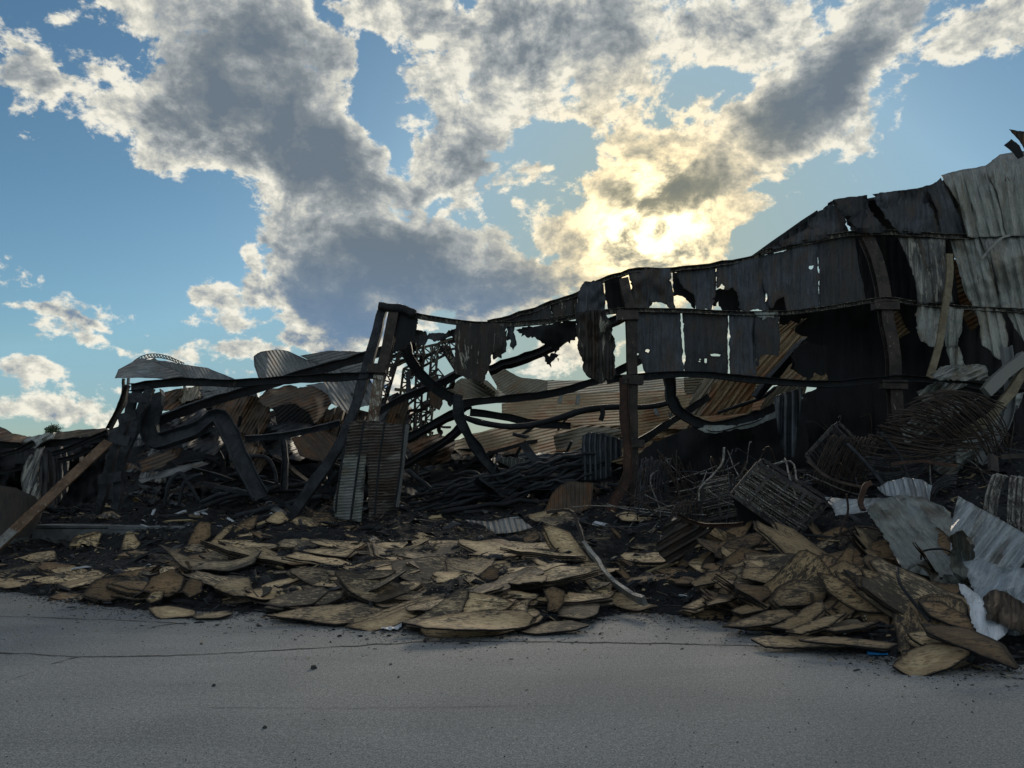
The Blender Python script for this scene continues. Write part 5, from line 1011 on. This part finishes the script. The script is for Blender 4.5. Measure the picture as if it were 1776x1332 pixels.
# card, litter
def quad(name, pts, mat, label, cat, thick=.004):
    P = [Vector(p) for p in pts]; n = len(P); vs = P + [p + Vector((0, 0, thick)) for p in P]
    return build(name, vs, [tuple(range(n - 1, -1, -1)), tuple(range(n, 2 * n))] + [(i, (i + 1) % n, n + (i + 1) % n, n + i) for i in range(n)], mat, label=label, cat=cat)
def gp(px, py, z=.012): d = ray(px, py); k = (z - CZ) / d.z; return Vector((d.x * k, d.y * k, z))
quad('plastic_card', [gp(1506, 1136), gp(1541, 1136), gp(1538, 1128.5, .02), gp(1502, 1129, .02)], 'blue', 'flat bright blue card on the pavement by the right hand boards', 'card')
def litter(cx_, cy_, w_, h_, mat, lb, name='paper_litter', cat='litter'):
    rnd_ = random.Random(int(cx_)); vs = []; fs = []; g = gp(cx_, cy_, .0); nx, ny = 10, 7
    for j in range(ny):
        for i in range(nx):
            u, v = i / (nx - 1) - .5, j / (ny - 1) - .5
            vs.append(g + Vector((u * w_, v * h_, .012 + .05 * abs(noise.noise(Vector((u * 5, v * 5, cx_)))) + .012 * rnd_.random())))
    for j in range(ny - 1):
        for i in range(nx - 1): fs.append((j * nx + i, j * nx + i + 1, (j + 1) * nx + i + 1, (j + 1) * nx + i))
    o = build(name, vs, fs, mat, label=lb, cat=cat); s = o.modifiers.new('thickness', 'SOLIDIFY'); s.thickness = .003
litter(679, 1092, .19, .2, 'white', 'crumpled white paper scrap on the pavement before the central boards')
litter(1319, 955, .1, .1, 'white', 'tiny white scrap among the right hand boards')
litter(708, 1012, .1, .1, 'pale', 'small pale scrap among the central boards')

# ---------------------------------------------------------------- burnt boards
def hitt(py_c, px_c):                # depth where the heap lies at a photo point
    best = None
    for k in range(241):
        t_ = 5.9 * k / 240; q = terr(px_c, t_); f_ = q.y * cP + (q.z - CZ) * sP; py_ = 666 - (-q.y * sP + (q.z - CZ) * cP) / f_ * FPX
        if best is None or abs(py_ - py_c) < best[0]: best = (abs(py_ - py_c), q.y)
    return best[1]
def bd(poly, lb, mat='wood', tilt=16, dY=-.10, roll=0, bend=.03, **k):
    xs = [p[0] for p in poly]; ys = [p[1] for p in poly]; cx_, cy_ = sum(xs) / len(xs), sum(ys) / len(ys)
    return board(poly, hitt(cy_, cx_) + dY, tilt, roll, mat, lb, bend=bend, **k)
HB = [
 ([(123,938),(135,928),(171,920),(163,948),(127,960)], 'wood', 60, 'tan board leaning against the grey plinth'),
 ([(209,955),(216,928),(232,925),(245,945),(235,955)], 'wood', 50, 'rounded tan board on edge right of the plinth board'),
 ([(322,948),(340,912),(347,904),(366,906),(366,930),(347,946)], 'wood_brown', 60, 'upright tan board leaning left near the plinth end'),
 ([(364,942),(388,916),(408,907),(400,922),(382,940)], 'wood', 45, 'slanting narrow board behind the upright one'),
 ([(396,928),(415,905),(448,893),(445,912),(402,932)], 'wood_brown', 45, 'slanting brown board before the bent black channel'),
 ([(352,948),(372,940),(425,937),(484,945),(474,962),(420,966),(380,960)], 'wood', 14, 'broad light tan sheet lying flat right of the plinth'),
 ([(275,962),(330,968),(400,970),(455,960),(442,986),(390,992),(330,988)], 'wood_char', 12, 'blackened curved sheet sagging under the broad light tan one'),
 ([(142,1032),(165,1006),(215,1000),(246,1015),(236,1030),(182,1044)], 'wood_brown', 38, 'dark brown rounded board at the left front'),
 ([(175,1004),(222,991),(275,985),(279,1000),(256,1020),(244,1008),(210,999)], 'wood_brown', 34, 'dark brown board tucked behind the rounded left front one'),
 ([(248,1030),(265,1004),(300,985),(322,1003),(314,1026),(290,1036)], 'wood_brown', 42, 'upright brown strand board at the left front'),
 ([(252,1040),(266,1025),(286,1024),(280,1040),(262,1047)], 'wood', 40, 'small tan oval board at the left front'),
 ([(315,1026),(330,1006),(352,1008),(350,1028),(330,1038)], 'wood_brown', 40, 'reddish brown board piece under the pale shard'),
 ([(320,975),(327,974),(352,1006),(344,1011)], 'wood', 45, 'narrow pale shard standing among the left boards'),
 ([(369,1020),(385,1008),(432,1001),(438,1022),(450,1036),(400,1032)], 'wood', 18, 'clean pale fish shaped board left of centre'),
 ([(256,1054),(300,1052),(340,1060),(338,1068),(272,1074)], 'wood', 8, 'flat tan board at the left pavement edge'),
 ([(330,1066),(392,1059),(405,1065),(380,1073),(340,1075)], 'wood_char', 6, 'thin flat sooty board right of the left pavement edge one'),
 ([(100,1014),(150,1001),(190,995),(172,1004),(112,1018)], 'wood', 12, 'long light strip lying at the far left'),
 ([(-30,1012),(20,1006),(98,1008),(60,1016),(10,1022)], 'wood', 8, 'light strip running out of the picture at the left'),
 ([(20,968),(60,958),(95,955),(98,972),(60,976)], 'wood', 12, 'light board lying below the plinth'),
 ([(24,985),(50,978),(98,975),(80,988),(40,990)], 'wood', 10, 'small light board lower left of the plinth'),
 ([(500,990),(512,984),(545,982),(580,990),(598,1004),(590,1020),(560,1022),(528,1012)], 'wood_char', 24, 'sooty rounded board in the left centre'),
 ([(579,1004),(612,997),(662,1004),(685,1018),(706,1044),(655,1046),(606,1027)], 'wood_char', 24, 'sooty leaf shaped board in the centre'),
 ([(458,1050),(500,1028),(558,1018),(572,1026),(542,1048),(486,1056)], 'wood_char', 18, 'grey sooty board left of the pair of narrow ones'),
 ([(540,1048),(566,1028),(598,1026),(592,1038),(562,1048)], 'wood_char', 20, 'narrow curved board behind the grey sooty one'),
 ([(458,1066),(530,1050),(600,1046),(672,1056),(650,1074),(585,1083),(520,1072)], 'wood', 12, 'wide tan board at the pavement left of the front middle'),
 ([(588,1082),(650,1066),(700,1046),(745,1032),(772,1034),(724,1058),(664,1083),(630,1087)], 'wood', 17, 'long narrow tan board curving up beside the front middle hump'),
 ([(694,1086),(744,1058),(790,1030),(816,1030),(800,1066),(760,1086),(730,1090)], 'wood_char', 20, 'sooty board behind the front middle hump'),
 ([(720,1092),(728,1080),(795,1064),(850,1056),(905,1060),(926,1070),(918,1082),(870,1095),(795,1103),(738,1101)], 'wood', 13, 'front middle board with a rounded blackened edge'),
 ([(776,1072),(796,1040),(818,1026),(860,1034),(894,1048),(878,1060),(840,1064),(806,1078)], 'wood', 30, 'humped tan board rising behind the front middle one'),
 ([(895,1062),(925,1060),(943,1070),(935,1080),(900,1090)], 'wood', 10, 'round ended board peeping out right of the front middle one'),
 ([(900,1096),(950,1080),(990,1078),(1023,1085),(1000,1092),(930,1101)], 'wood_char', 4, 'thin dull board flat on the pavement right of the front middle'),
 ([(608,970),(690,950),(770,938),(850,942),(940,946),(895,960),(765,974),(700,978)], 'wood', 9, 'very broad weathered sheet across the centre'),
 ([(678,976),(776,964),(780,980),(772,1006),(742,1018),(692,1006),(680,992)], 'wood_char', 18, 'broad sooty board under the very broad sheet'),
 ([(772,978),(800,970),(860,972),(850,1000),(810,1012),(778,1004)], 'wood_char', 14, 'dull board right of the broad sooty one'),
 ([(512,952),(560,949),(617,955),(600,966),(566,962)], 'wood', 12, 'light board lying below the leaning post foot'),
 ([(604,988),(640,972),(680,968),(672,984),(645,990),(612,992)], 'wood', 16, 'narrow pointed board in the centre'),
 ([(610,1000),(650,990),(688,988),(670,1000),(630,1004)], 'wood_char', 14, 'thin board under the narrow pointed one'),
 ([(670,1006),(700,1016),(760,1020),(740,1032),(700,1030),(676,1018)], 'wood_char', 18, 'curved board edge showing under the broad sooty one'),
 ([(526,874),(546,888),(574,890),(592,914),(582,921),(560,915),(542,896)], 'wood_brown', 42, 'tan board leaning at the foot of the cladding stack'),
 ([(458,906),(474,890),(490,887),(502,902),(482,909)], 'wood', 30, 'tan board left of the leaning post foot'),
 ([(506,903),(520,894),(545,900),(560,912),(528,912)], 'wood', 24, 'small tan board right of the leaning post foot'),
 ([(166,896),(180,888),(196,886),(212,898),(190,903)], 'wood', 24, 'tan board at the foot of the lattice column'),
 ([(940,914),(956,911),(988,923),(1008,950),(1040,990),(1063,1006),(1048,1010),(1018,1005),(988,976),(955,945)], 'wood', 38, 'long tongue shaped board beside the pale gutter'),
 ([(1008,1004),(1050,1010),(1062,1012),(1060,1030),(1048,1042),(1028,1026)], 'wood', 30, 'tan board below the tongue shaped one'),
 ([(1050,1032),(1074,1027),(1110,1045),(1144,1058),(1108,1060),(1066,1050)], 'wood', 18, 'rough edged board reaching the pavement between the heaps'),
 ([(908,893),(960,888),(1000,890),(985,906),(950,904)], 'wood', 12, 'light board lying behind the tongue shaped one'),
 ([(1066,893),(1080,888),(1130,890),(1126,902),(1075,902)], 'wood', 10, 'light board lying at the middle post foot'),
 ([(905,930),(930,920),(938,935),(912,945)], 'wood_brown', 30, 'small brown board left of the tongue shaped one'),
 ([(835,990),(850,976),(880,972),(882,984),(862,994)], 'wood', 26, 'small tan board in the ash right of centre'),
 ([(830,1000),(850,986),(866,990),(864,1004),(842,1008)], 'wood_brown', 30, 'little brown board in the ash right of centre'),
 ([(880,1010),(905,996),(950,1000),(946,1012),(900,1016)], 'wood', 16, 'tan board lying right of the little brown one'),
 ([(842,1030),(880,1022),(935,1032),(930,1040),(880,1038)], 'wood', 10, 'light curved strip above the front middle board'),
 ([(850,1046),(890,1038),(935,1042),(930,1050),(880,1052)], 'wood', 8, 'second light strip above the front middle board'),
 ([(942,1024),(958,1018),(980,1026),(978,1048),(966,1064),(948,1060),(950,1044)], 'wood_brown', 50, 'frayed brown chunk of board above the pavement'),
 ([(1143,962),(1170,960),(1200,978),(1180,986)], 'wood_brown', 20, 'brown board in the hollow under the pleated fan'),
 # right hand heap
 ([(1204,1002),(1222,972),(1262,936),(1332,913),(1318,944),(1292,955),(1252,958),(1232,985),(1212,1006)], 'wood_brown', 42, 'long dark board rising right under the pleated fan'),
 ([(1249,953),(1270,952),(1308,955),(1322,968),(1312,986),(1270,990),(1254,976)], 'wood_dull', 48, 'rounded flaky board above the long level plank'),
 ([(1292,984),(1312,979),(1400,982),(1446,984),(1440,1000),(1370,1014),(1290,1003)], 'wood_dull', 26, 'long level plank in the right hand heap'),
 ([(1338,1038),(1352,1016),(1378,1003),(1412,1006),(1438,1020),(1428,1044),(1402,1053),(1352,1054)], 'wood_dull', 44, 'thick board with a frayed top in the right hand heap'),
 ([(1252,1083),(1310,1064),(1330,1058),(1362,1056),(1384,1068),(1345,1083),(1300,1087)], 'wood_dull', 24, 'board curving down to the pavement at the right'),
 ([(1334,1086),(1396,1058),(1424,1046),(1432,1062),(1402,1084),(1370,1090)], 'wood_dull', 26, 'curved board with a doubled black edge'),
 ([(1414,1060),(1434,1042),(1452,1030),(1456,1042),(1436,1062)], 'wood_dull', 34, 'short board tucked behind the doubled edge one'),
 ([(1358,1102),(1420,1072),(1470,1060),(1444,1084),(1392,1103)], 'wood', 22, 'fin shaped board left of the dark gap'),
 ([(1175,1090),(1190,1088),(1280,1091),(1292,1096),(1200,1097)], 'wood_char', 4, 'thin broken strip on the pavement, left end of the right heap'),
 ([(1178,1104),(1200,1098),(1300,1100),(1304,1114),(1200,1114)], 'wood_dull', 6, 'flat plank on the pavement at the left end of the right heap'),
 ([(1300,1108),(1330,1103),(1420,1105),(1500,1115),(1500,1125),(1330,1123)], 'wood', 8, 'long flat plank on the pavement before the right heap'),
 ([(1304,1128),(1380,1124),(1438,1130),(1430,1136),(1380,1139)], 'wood', 5, 'lowest narrow plank on the pavement before the right heap'),
 ([(1380,1110),(1440,1103),(1500,1110),(1560,1118),(1540,1128),(1500,1124)], 'wood_dull', 10, 'splintered plank lying over the long flat one'),
 ([(1430,1093),(1480,1082),(1530,1078),(1500,1090),(1450,1097)], 'wood_dull', 10, 'thin lit edge plank in the dark gap'),
 ([(1412,1000),(1450,1008),(1500,1035),(1536,1074),(1480,1052),(1436,1028)], 'wood_dull', 40, 'dark leaf shaped board fanning left'),
 ([(1441,990),(1456,965),(1474,944),(1480,952),(1480,984),(1466,1008),(1448,1010)], 'wood_brown', 62, 'upright brown board like a shark fin'),
 ([(1445,990),(1470,1000),(1505,1030),(1520,1055),(1490,1045),(1460,1015)], 'wood_dull', 48, 'second leaf shaped board of the fan'),
 ([(1462,985),(1490,1000),(1520,1035),(1528,1050),(1500,1035),(1475,1005)], 'wood_brown', 48, 'third leaf shaped board of the fan'),
 ([(1486,996),(1520,1002),(1560,1018),(1602,1052),(1620,1086),(1566,1064),(1526,1048),(1504,1022)], 'wood', 42, 'broad tan board sliding down right of the fan'),
 ([(1506,966),(1530,968),(1560,992),(1580,1010),(1560,1008),(1530,992)], 'wood_brown', 42, 'brown board under the creased olive sheet'),
 ([(1525,995),(1560,990),(1610,1020),(1632,1040),(1600,1036),(1560,1014)], 'wood_brown', 40, 'ragged brown board behind the broad tan one'),
 ([(1590,1040),(1630,1040),(1680,1070),(1705,1100),(1650,1085),(1610,1070)], 'wood_brown', 40, 'dark board right of the broad tan one'),
 ([(1596,1086),(1680,1090),(1735,1116),(1768,1158),(1700,1136),(1640,1116),(1606,1102)], 'wood_brown', 26, 'long pointed board whose tip touches the pavement at the right'),
 ([(1546,1150),(1570,1126),(1600,1120),(1676,1128),(1682,1148),(1650,1160),(1590,1163)], 'wood', 12, 'frontmost flat board at the bottom right'),
 ([(1572,1102),(1606,1094),(1640,1100),(1650,1114),(1600,1126),(1580,1114)], 'wood', 26, 'frayed board end above the frontmost flat one'),
 ([(1222,1040),(1250,1026),(1290,1030),(1260,1050),(1226,1056)], 'wood_dull', 24, 'leaf shaped board near the pavement between wires'),
 ([(1180,1056),(1215,1038),(1238,1034),(1240,1048),(1205,1060)], 'wood', 20, 'curved pale board at the left foot of the right heap'),
 ([(1266,1056),(1300,1044),(1340,1052),(1330,1062),(1286,1066)], 'wood_dull', 26, 'brown board under the frayed topped one'),
 ([(1196,1010),(1225,992),(1250,985),(1262,1000),(1235,1012),(1205,1020)], 'wood_dull', 28, 'small dull board left of the long level plank'),
 ([(1236,1000),(1262,992),(1280,1000),(1268,1018),(1240,1020)], 'wood_dull', 34, 'curled dull board piece left of the long level plank'),
 ([(1245,1026),(1262,1004),(1276,1008),(1262,1034)], 'wood_dull', 50, 'small upright leaf of board in the right heap'),
 ([(1270,1010),(1330,1016),(1340,1030),(1320,1046),(1280,1040)], 'wood_brown', 40, 'dark board in the shade under the long level plank'),
]
NL = 0
for i, (pl_, mt, tl, lb) in enumerate(HB):
    Rr = random.Random(i * 7 + 1)
    wd_ = max(p[0] for p in pl_) - min(p[0] for p in pl_)
    if wd_ > 45:
        for k in range((tl > 8) + (Rr.random() < .5) * (tl > 11)):
            dx_, dy_ = Rr.uniform(-9, 9), 2.5 + 4.2 * k + Rr.uniform(0, 2); cxp = sum(p[0] for p in pl_) / len(pl_)
            bd([((p[0] - cxp) * Rr.uniform(.93, 1.04) + cxp + dx_, p[1] + dy_ * Rr.uniform(.6, 1.3)) for p in pl_], ('first', 'second', 'third')[k] + ' board layer beneath the ' + ' '.join(lb.split()[:9]), Rr.choice((mt, mt, 'wood_char')), tl, dY=-.12 + .06 * k - .22 * (pl_[0][0] > 1195 and pl_[0][1] < 1090), roll=Rr.uniform(-2, 2), bend=.01, group=None, thick=.013)
    ob_ = bd(pl_, lb, mt, tl, dY=-.24 - .12 * Rr.random() - .22 * (pl_[0][0] > 1195 and pl_[0][1] < 1090), roll=Rr.uniform(-3, 3), bend=.008 if tl < 11 else Rr.uniform(.02, .055) * (1.5 if pl_[0][0] > 1150 else 1)); ob_['keep'] = 1
# the pile of thin boards fanned like pages
for k in range(9):
    bd([(968 - k * .5, 1040 + k * 3.6), (1000, 1028 + k * 3.9), (1046 - k, 1034 + k * 3.6), (1046 - k * 2, 1042 + k * 3.3), (1010, 1050 + k * 3.)], ('top', 'second', 'third', 'fourth', 'fifth', 'sixth', 'seventh', 'eighth', 'bottom')[k] + ' board from above in the page like stack right of the frayed brown chunk', 'wood_char', 10, dY=.08 - .05 * k, thick=.012, bend=.01, group='boards stacked like pages')
# everything between: smaller boards shingled over the heap
rnd = random.Random(101)
def scatter(n, pxr, tr, size, tilt, mats, label, group, seed, rsd=9, ysd=.5):
    rnd = random.Random(seed)
    for i in range(n):
        px = rnd.uniform(*pxr); t_ = rnd.uniform(*tr); q = terr(px, t_)
        a = size[0] + (size[1] - size[0]) * rnd.random() ** 1.6; b_ = a * rnd.uniform(.2, .55); k = rnd.randint(5, 8); ph = rnd.uniform(0, 6.28); pl_ = []
        pl_ = []
        if i % 3:                        # plank end: one end burnt round, the other snapped
            rr = rnd.uniform(.5, 1) * b_
            for j in range(7): th = -1.57 + j * 3.14 / 6; pl_.append((a - rr + rr * math.cos(th), (b_ - rr * .0) * math.sin(th)))
            for j in range(5): pl_.append((-a * rnd.uniform(.72, 1.1), b_ * (1 - j * .5)))
            sl = rnd.uniform(-.35, .35); pl_ = [(x + y * sl, y * (1 + .25 * x / a * rnd.choice((1,)))) for x, y in pl_]
        else:
            for j in range(k):
                th = j / k * 6.283; r_ = rnd.uniform(.6, 1.15); c_, s_ = math.cos(th), math.sin(th); pl_.append((a * r_ * c_, b_ * r_ * s_))
            pl_ = smoothpoly(pl_, 1)
        Mx = Matrix.Rotation(R(rnd.gauss(0, rsd)), 3, 'Y') @ Matrix.Rotation(rnd.gauss(0, ysd) , 3, 'Z') @ Matrix.Rotation(R(rnd.uniform(*tilt)), 3, 'X') 
        bnd = rnd.uniform(-.22, .38) if a > .42 else rnd.uniform(-.4, .8) if a > .25 else rnd.uniform(-.6, 1.4); ax = rnd.uniform(0, 6.28); dz = rnd.uniform(-.02, .06); s0 = rnd.uniform(0, 99)
        def mp(u, v, x, y):
            s_ = x * math.cos(ax) + y * math.sin(ax)
            return q + Vector((0, 0, dz)) + Mx @ Vector((x, y, bnd * s_ * s_ + .02 * noise.noise(Vector((x * 4, y * 4, s0)))))
        du = max(.025, b_ / 5)
        o = patch('board', pl_, mp, [rnd.choice(mats), 'rimchar'], du, du, rnd.uniform(-.3, .3), .010, .03, (), 1., rnd.uniform(.010, .018), seed=i + seed)
        if o: tag(o, label, 'board', group)
        nl = rnd.choice((0, 0, 1, 1, 2, 3))
        for m_ in range(nl):             # the layers of the same stack still lying under it
            off = Mx @ Vector((rnd.uniform(-.07, .07), rnd.uniform(-.06, .02), -.022 * (m_ + 1)))
            def mp2(u, v, x, y, off=off): return mp(u, v, x, y) + off
            o = patch('board', pl_, mp2, [rnd.choice(mats), 'rimchar'], du, du, 0., .010, .04, (), 1., rnd.uniform(.010, .015), seed=i * 7 + m_ + seed)
            if o: tag(o, label, 'board', group)
fh = 'board on the front heap'; rh = 'board in the right hand heap'
scatter(64, (120, 1150), (.2, 2.5), (.2, .6), (4, 24), ['wood', 'wood_char', 'wood_char', 'wood_brown', 'wood'], fh, 'small boards on the front heap', 1000)
scatter(34, (440, 1040), (.3, 2.4), (.45, .95), (3, 12), ['wood', 'wood_char', 'wood'], fh, 'small boards on the front heap', 2000)
scatter(36, (-40, 440), (.3, 2.9), (.16, .55), (3, 25), ['wood', 'wood_char', 'wood_brown'], fh, 'small boards on the front heap', 3000)
scatter(36, (1190, 1700), (.4, 2.6), (.4, .95), (20, 62), ['wood_dull', 'wood_brown', 'wood_brown', 'wood_dull', 'wood_char'], rh, 'small boards in the right hand heap', 4000, 30, .5)
scatter(30, (1180, 1500), (.2, 2.0), (.2, .5), (12, 45), ['wood_dull', 'wood_brown', 'wood'], rh, 'small boards in the right hand heap', 4200, 22, .5)
scatter(12, (1060, 1200), (.8, 2.6), (.1, .3), (10, 50), ['wood_brown', 'wood_char'], rh, 'small boards in the right hand heap', 4500, 20)
scatter(24, (400, 1130), (2.5, 3.7), (.1, .3), (2, 35), ['wood', 'wood_brown', 'wood_char'], fh, 'board pieces near the wall line', 5000)
# only the boards that show largest stay single things; the rest is one mass of fragments
def bsize(o):
    n = len(o.data.vertices); a = np.empty(n * 3); o.data.vertices.foreach_get('co', a); a = a.reshape(-1, 3) + np.array(o.location)
    f_ = a[:, 1] * cP + (a[:, 2] - CZ) * sP; x = a[:, 0] / f_; y = (-a[:, 1] * sP + (a[:, 2] - CZ) * cP) / f_
    return (x.max() - x.min()) * (y.max() - y.min()) * (1e3 if o.get('keep') else 1)
BL = sorted([o for o in S.objects if o.name.split('.')[0] == 'board'], key=bsize, reverse=True)
rest = BL[288:]
if rest:
    for o in S.objects: o.select_set(False)
    for o in rest: o.select_set(True)
    bpy.context.view_layer.objects.active = rest[0]; bpy.ops.object.join()
    o = bpy.context.view_layer.objects.active; o.name = 'board_fragments'
    for k in list(o.keys()): del o[k]
    o['kind'] = 'stuff'

# ---------------------------------------------------------------- say which one each repeat is, by its neighbours
MARK = [('the far left tank shell', 20, 890), ('the grey plinth', 150, 935), ('the lattice column', 205, 800), ('the rounded left front board', 195, 1018), ('the knee shaped channel', 420, 790), ('the clean pale fish shaped board', 410, 1018),
 ('the leaning post foot', 510, 895), ('the broad light tan sheet', 420, 950), ('the cladding stack', 645, 820), ('the leaf shaped central board', 645, 1020), ('the front middle hump', 835, 1050), ('the very broad central sheet', 775, 955),
 ('the falling blue black strip', 845, 790), ('the shiny ribbed scrap', 865, 912), ('the frayed brown chunk', 962, 1040), ('the tongue shaped board', 1000, 965), ('the dark ribbed flap', 1045, 790), ('the middle post foot', 1098, 880),
 ('the pleated fan', 1185, 935), ('the collapsed crate', 1245, 865), ('the big tilted crate', 1350, 868), ('the long level plank', 1370, 995), ('the frayed topped board', 1395, 1030), ('the shark fin board', 1465, 980), ('the broad tan right board', 1550, 1040),
 ('the lowest narrow plank', 1370, 1130), ('the frontmost flat board', 1615, 1145), ('the upper wire crate', 1450, 800), ('the fanned grey wires', 1570, 810), ('the creased olive sheet', 1610, 960), ('the arching brown rods', 1660, 730), ('the hairpin racks', 1745, 860), ('the knot of beams', 797, 700)]
TONE = {'burnt_strand_board': 'tan', 'scorched_strand_board': 'sooty', 'smoke_brown_board': 'brown', 'grey_brown_board': 'grey brown', 'charred_steel': 'black', 'blue_black_steel': 'blue black', 'dark_tube': 'slate', 'burnt_post_paint_left': 'brownish', 'brown_rod': 'brown', 'grey_rod': 'grey', 'ashy_rod': 'ash pale',
 'charred_sheet_metal': 'charred', 'blue_grey_scorched_metal': 'blue grey', 'rust_brown_sheet': 'rust brown', 'black_scorch_and_dark': 'black', 'grey_galvanised_sheet': 'grey', 'half_burnt_pale_cladding': 'half burnt'}
KIND = {'board': 'board', 'fallen_bar': 'steel bar', 'scorched_pipe': 'pipe', 'burnt_hose': 'hose', 'bent_rod': 'rod', 'crumpled_sheet': 'crumpled scrap', 'steel_bar': 'thin bar', 'bent_pipe': 'looping pipe'}
ORD = ['nearest', 'second', 'third', 'fourth', 'fifth', 'sixth', 'seventh', 'eighth', 'ninth', 'tenth', 'eleventh', 'twelfth', 'thirteenth', 'fourteenth']
def centre_px(o):
    n = len(o.data.vertices); a = np.empty(n * 3); o.data.vertices.foreach_get('co', a); c = Vector(a.reshape(-1, 3).mean(0)) + o.location
    f_ = c.y * cP + (c.z - CZ) * sP; return 888 + c.x / f_ * FPX, 666 - (-c.y * sP + (c.z - CZ) * cP) / f_ * FPX
bins = {}
for o in S.objects:
    if 'keep' in o: del o['keep']
    if not o.get('group') or o.type != 'MESH' or o['group'] in ('boards stacked like pages', 'pale strips on the tan roof'): continue
    x, y = centre_px(o); st_ = o.name.split('.')[0]
    k = min(range(len(MARK)), key=lambda i: (MARK[i][1] - x) ** 2 + 2.2 * (MARK[i][2] - y) ** 2); dx, dy = x - MARK[k][1], (y - MARK[k][2]) * 1.5
    dr = ('right of' if dx > 0 else 'left of') if abs(dx) > abs(dy) else ('below' if dy > 0 else 'above')
    tn = TONE.get(o.data.materials[0].name, 'burnt')
    bins.setdefault((st_, tn, dr, k), []).append((math.hypot(dx, dy), o))
for (st_, tn, dr, k), L in bins.items():
    for i, (_, o) in enumerate(sorted(L, key=lambda e: e[0])):
        o['label'] = (ORD[min(i, 13)] + ' ' if len(L) > 1 else '') + tn + ' ' + KIND.get(st_, 'piece') + ' ' + dr + ' ' + MARK[k][0]
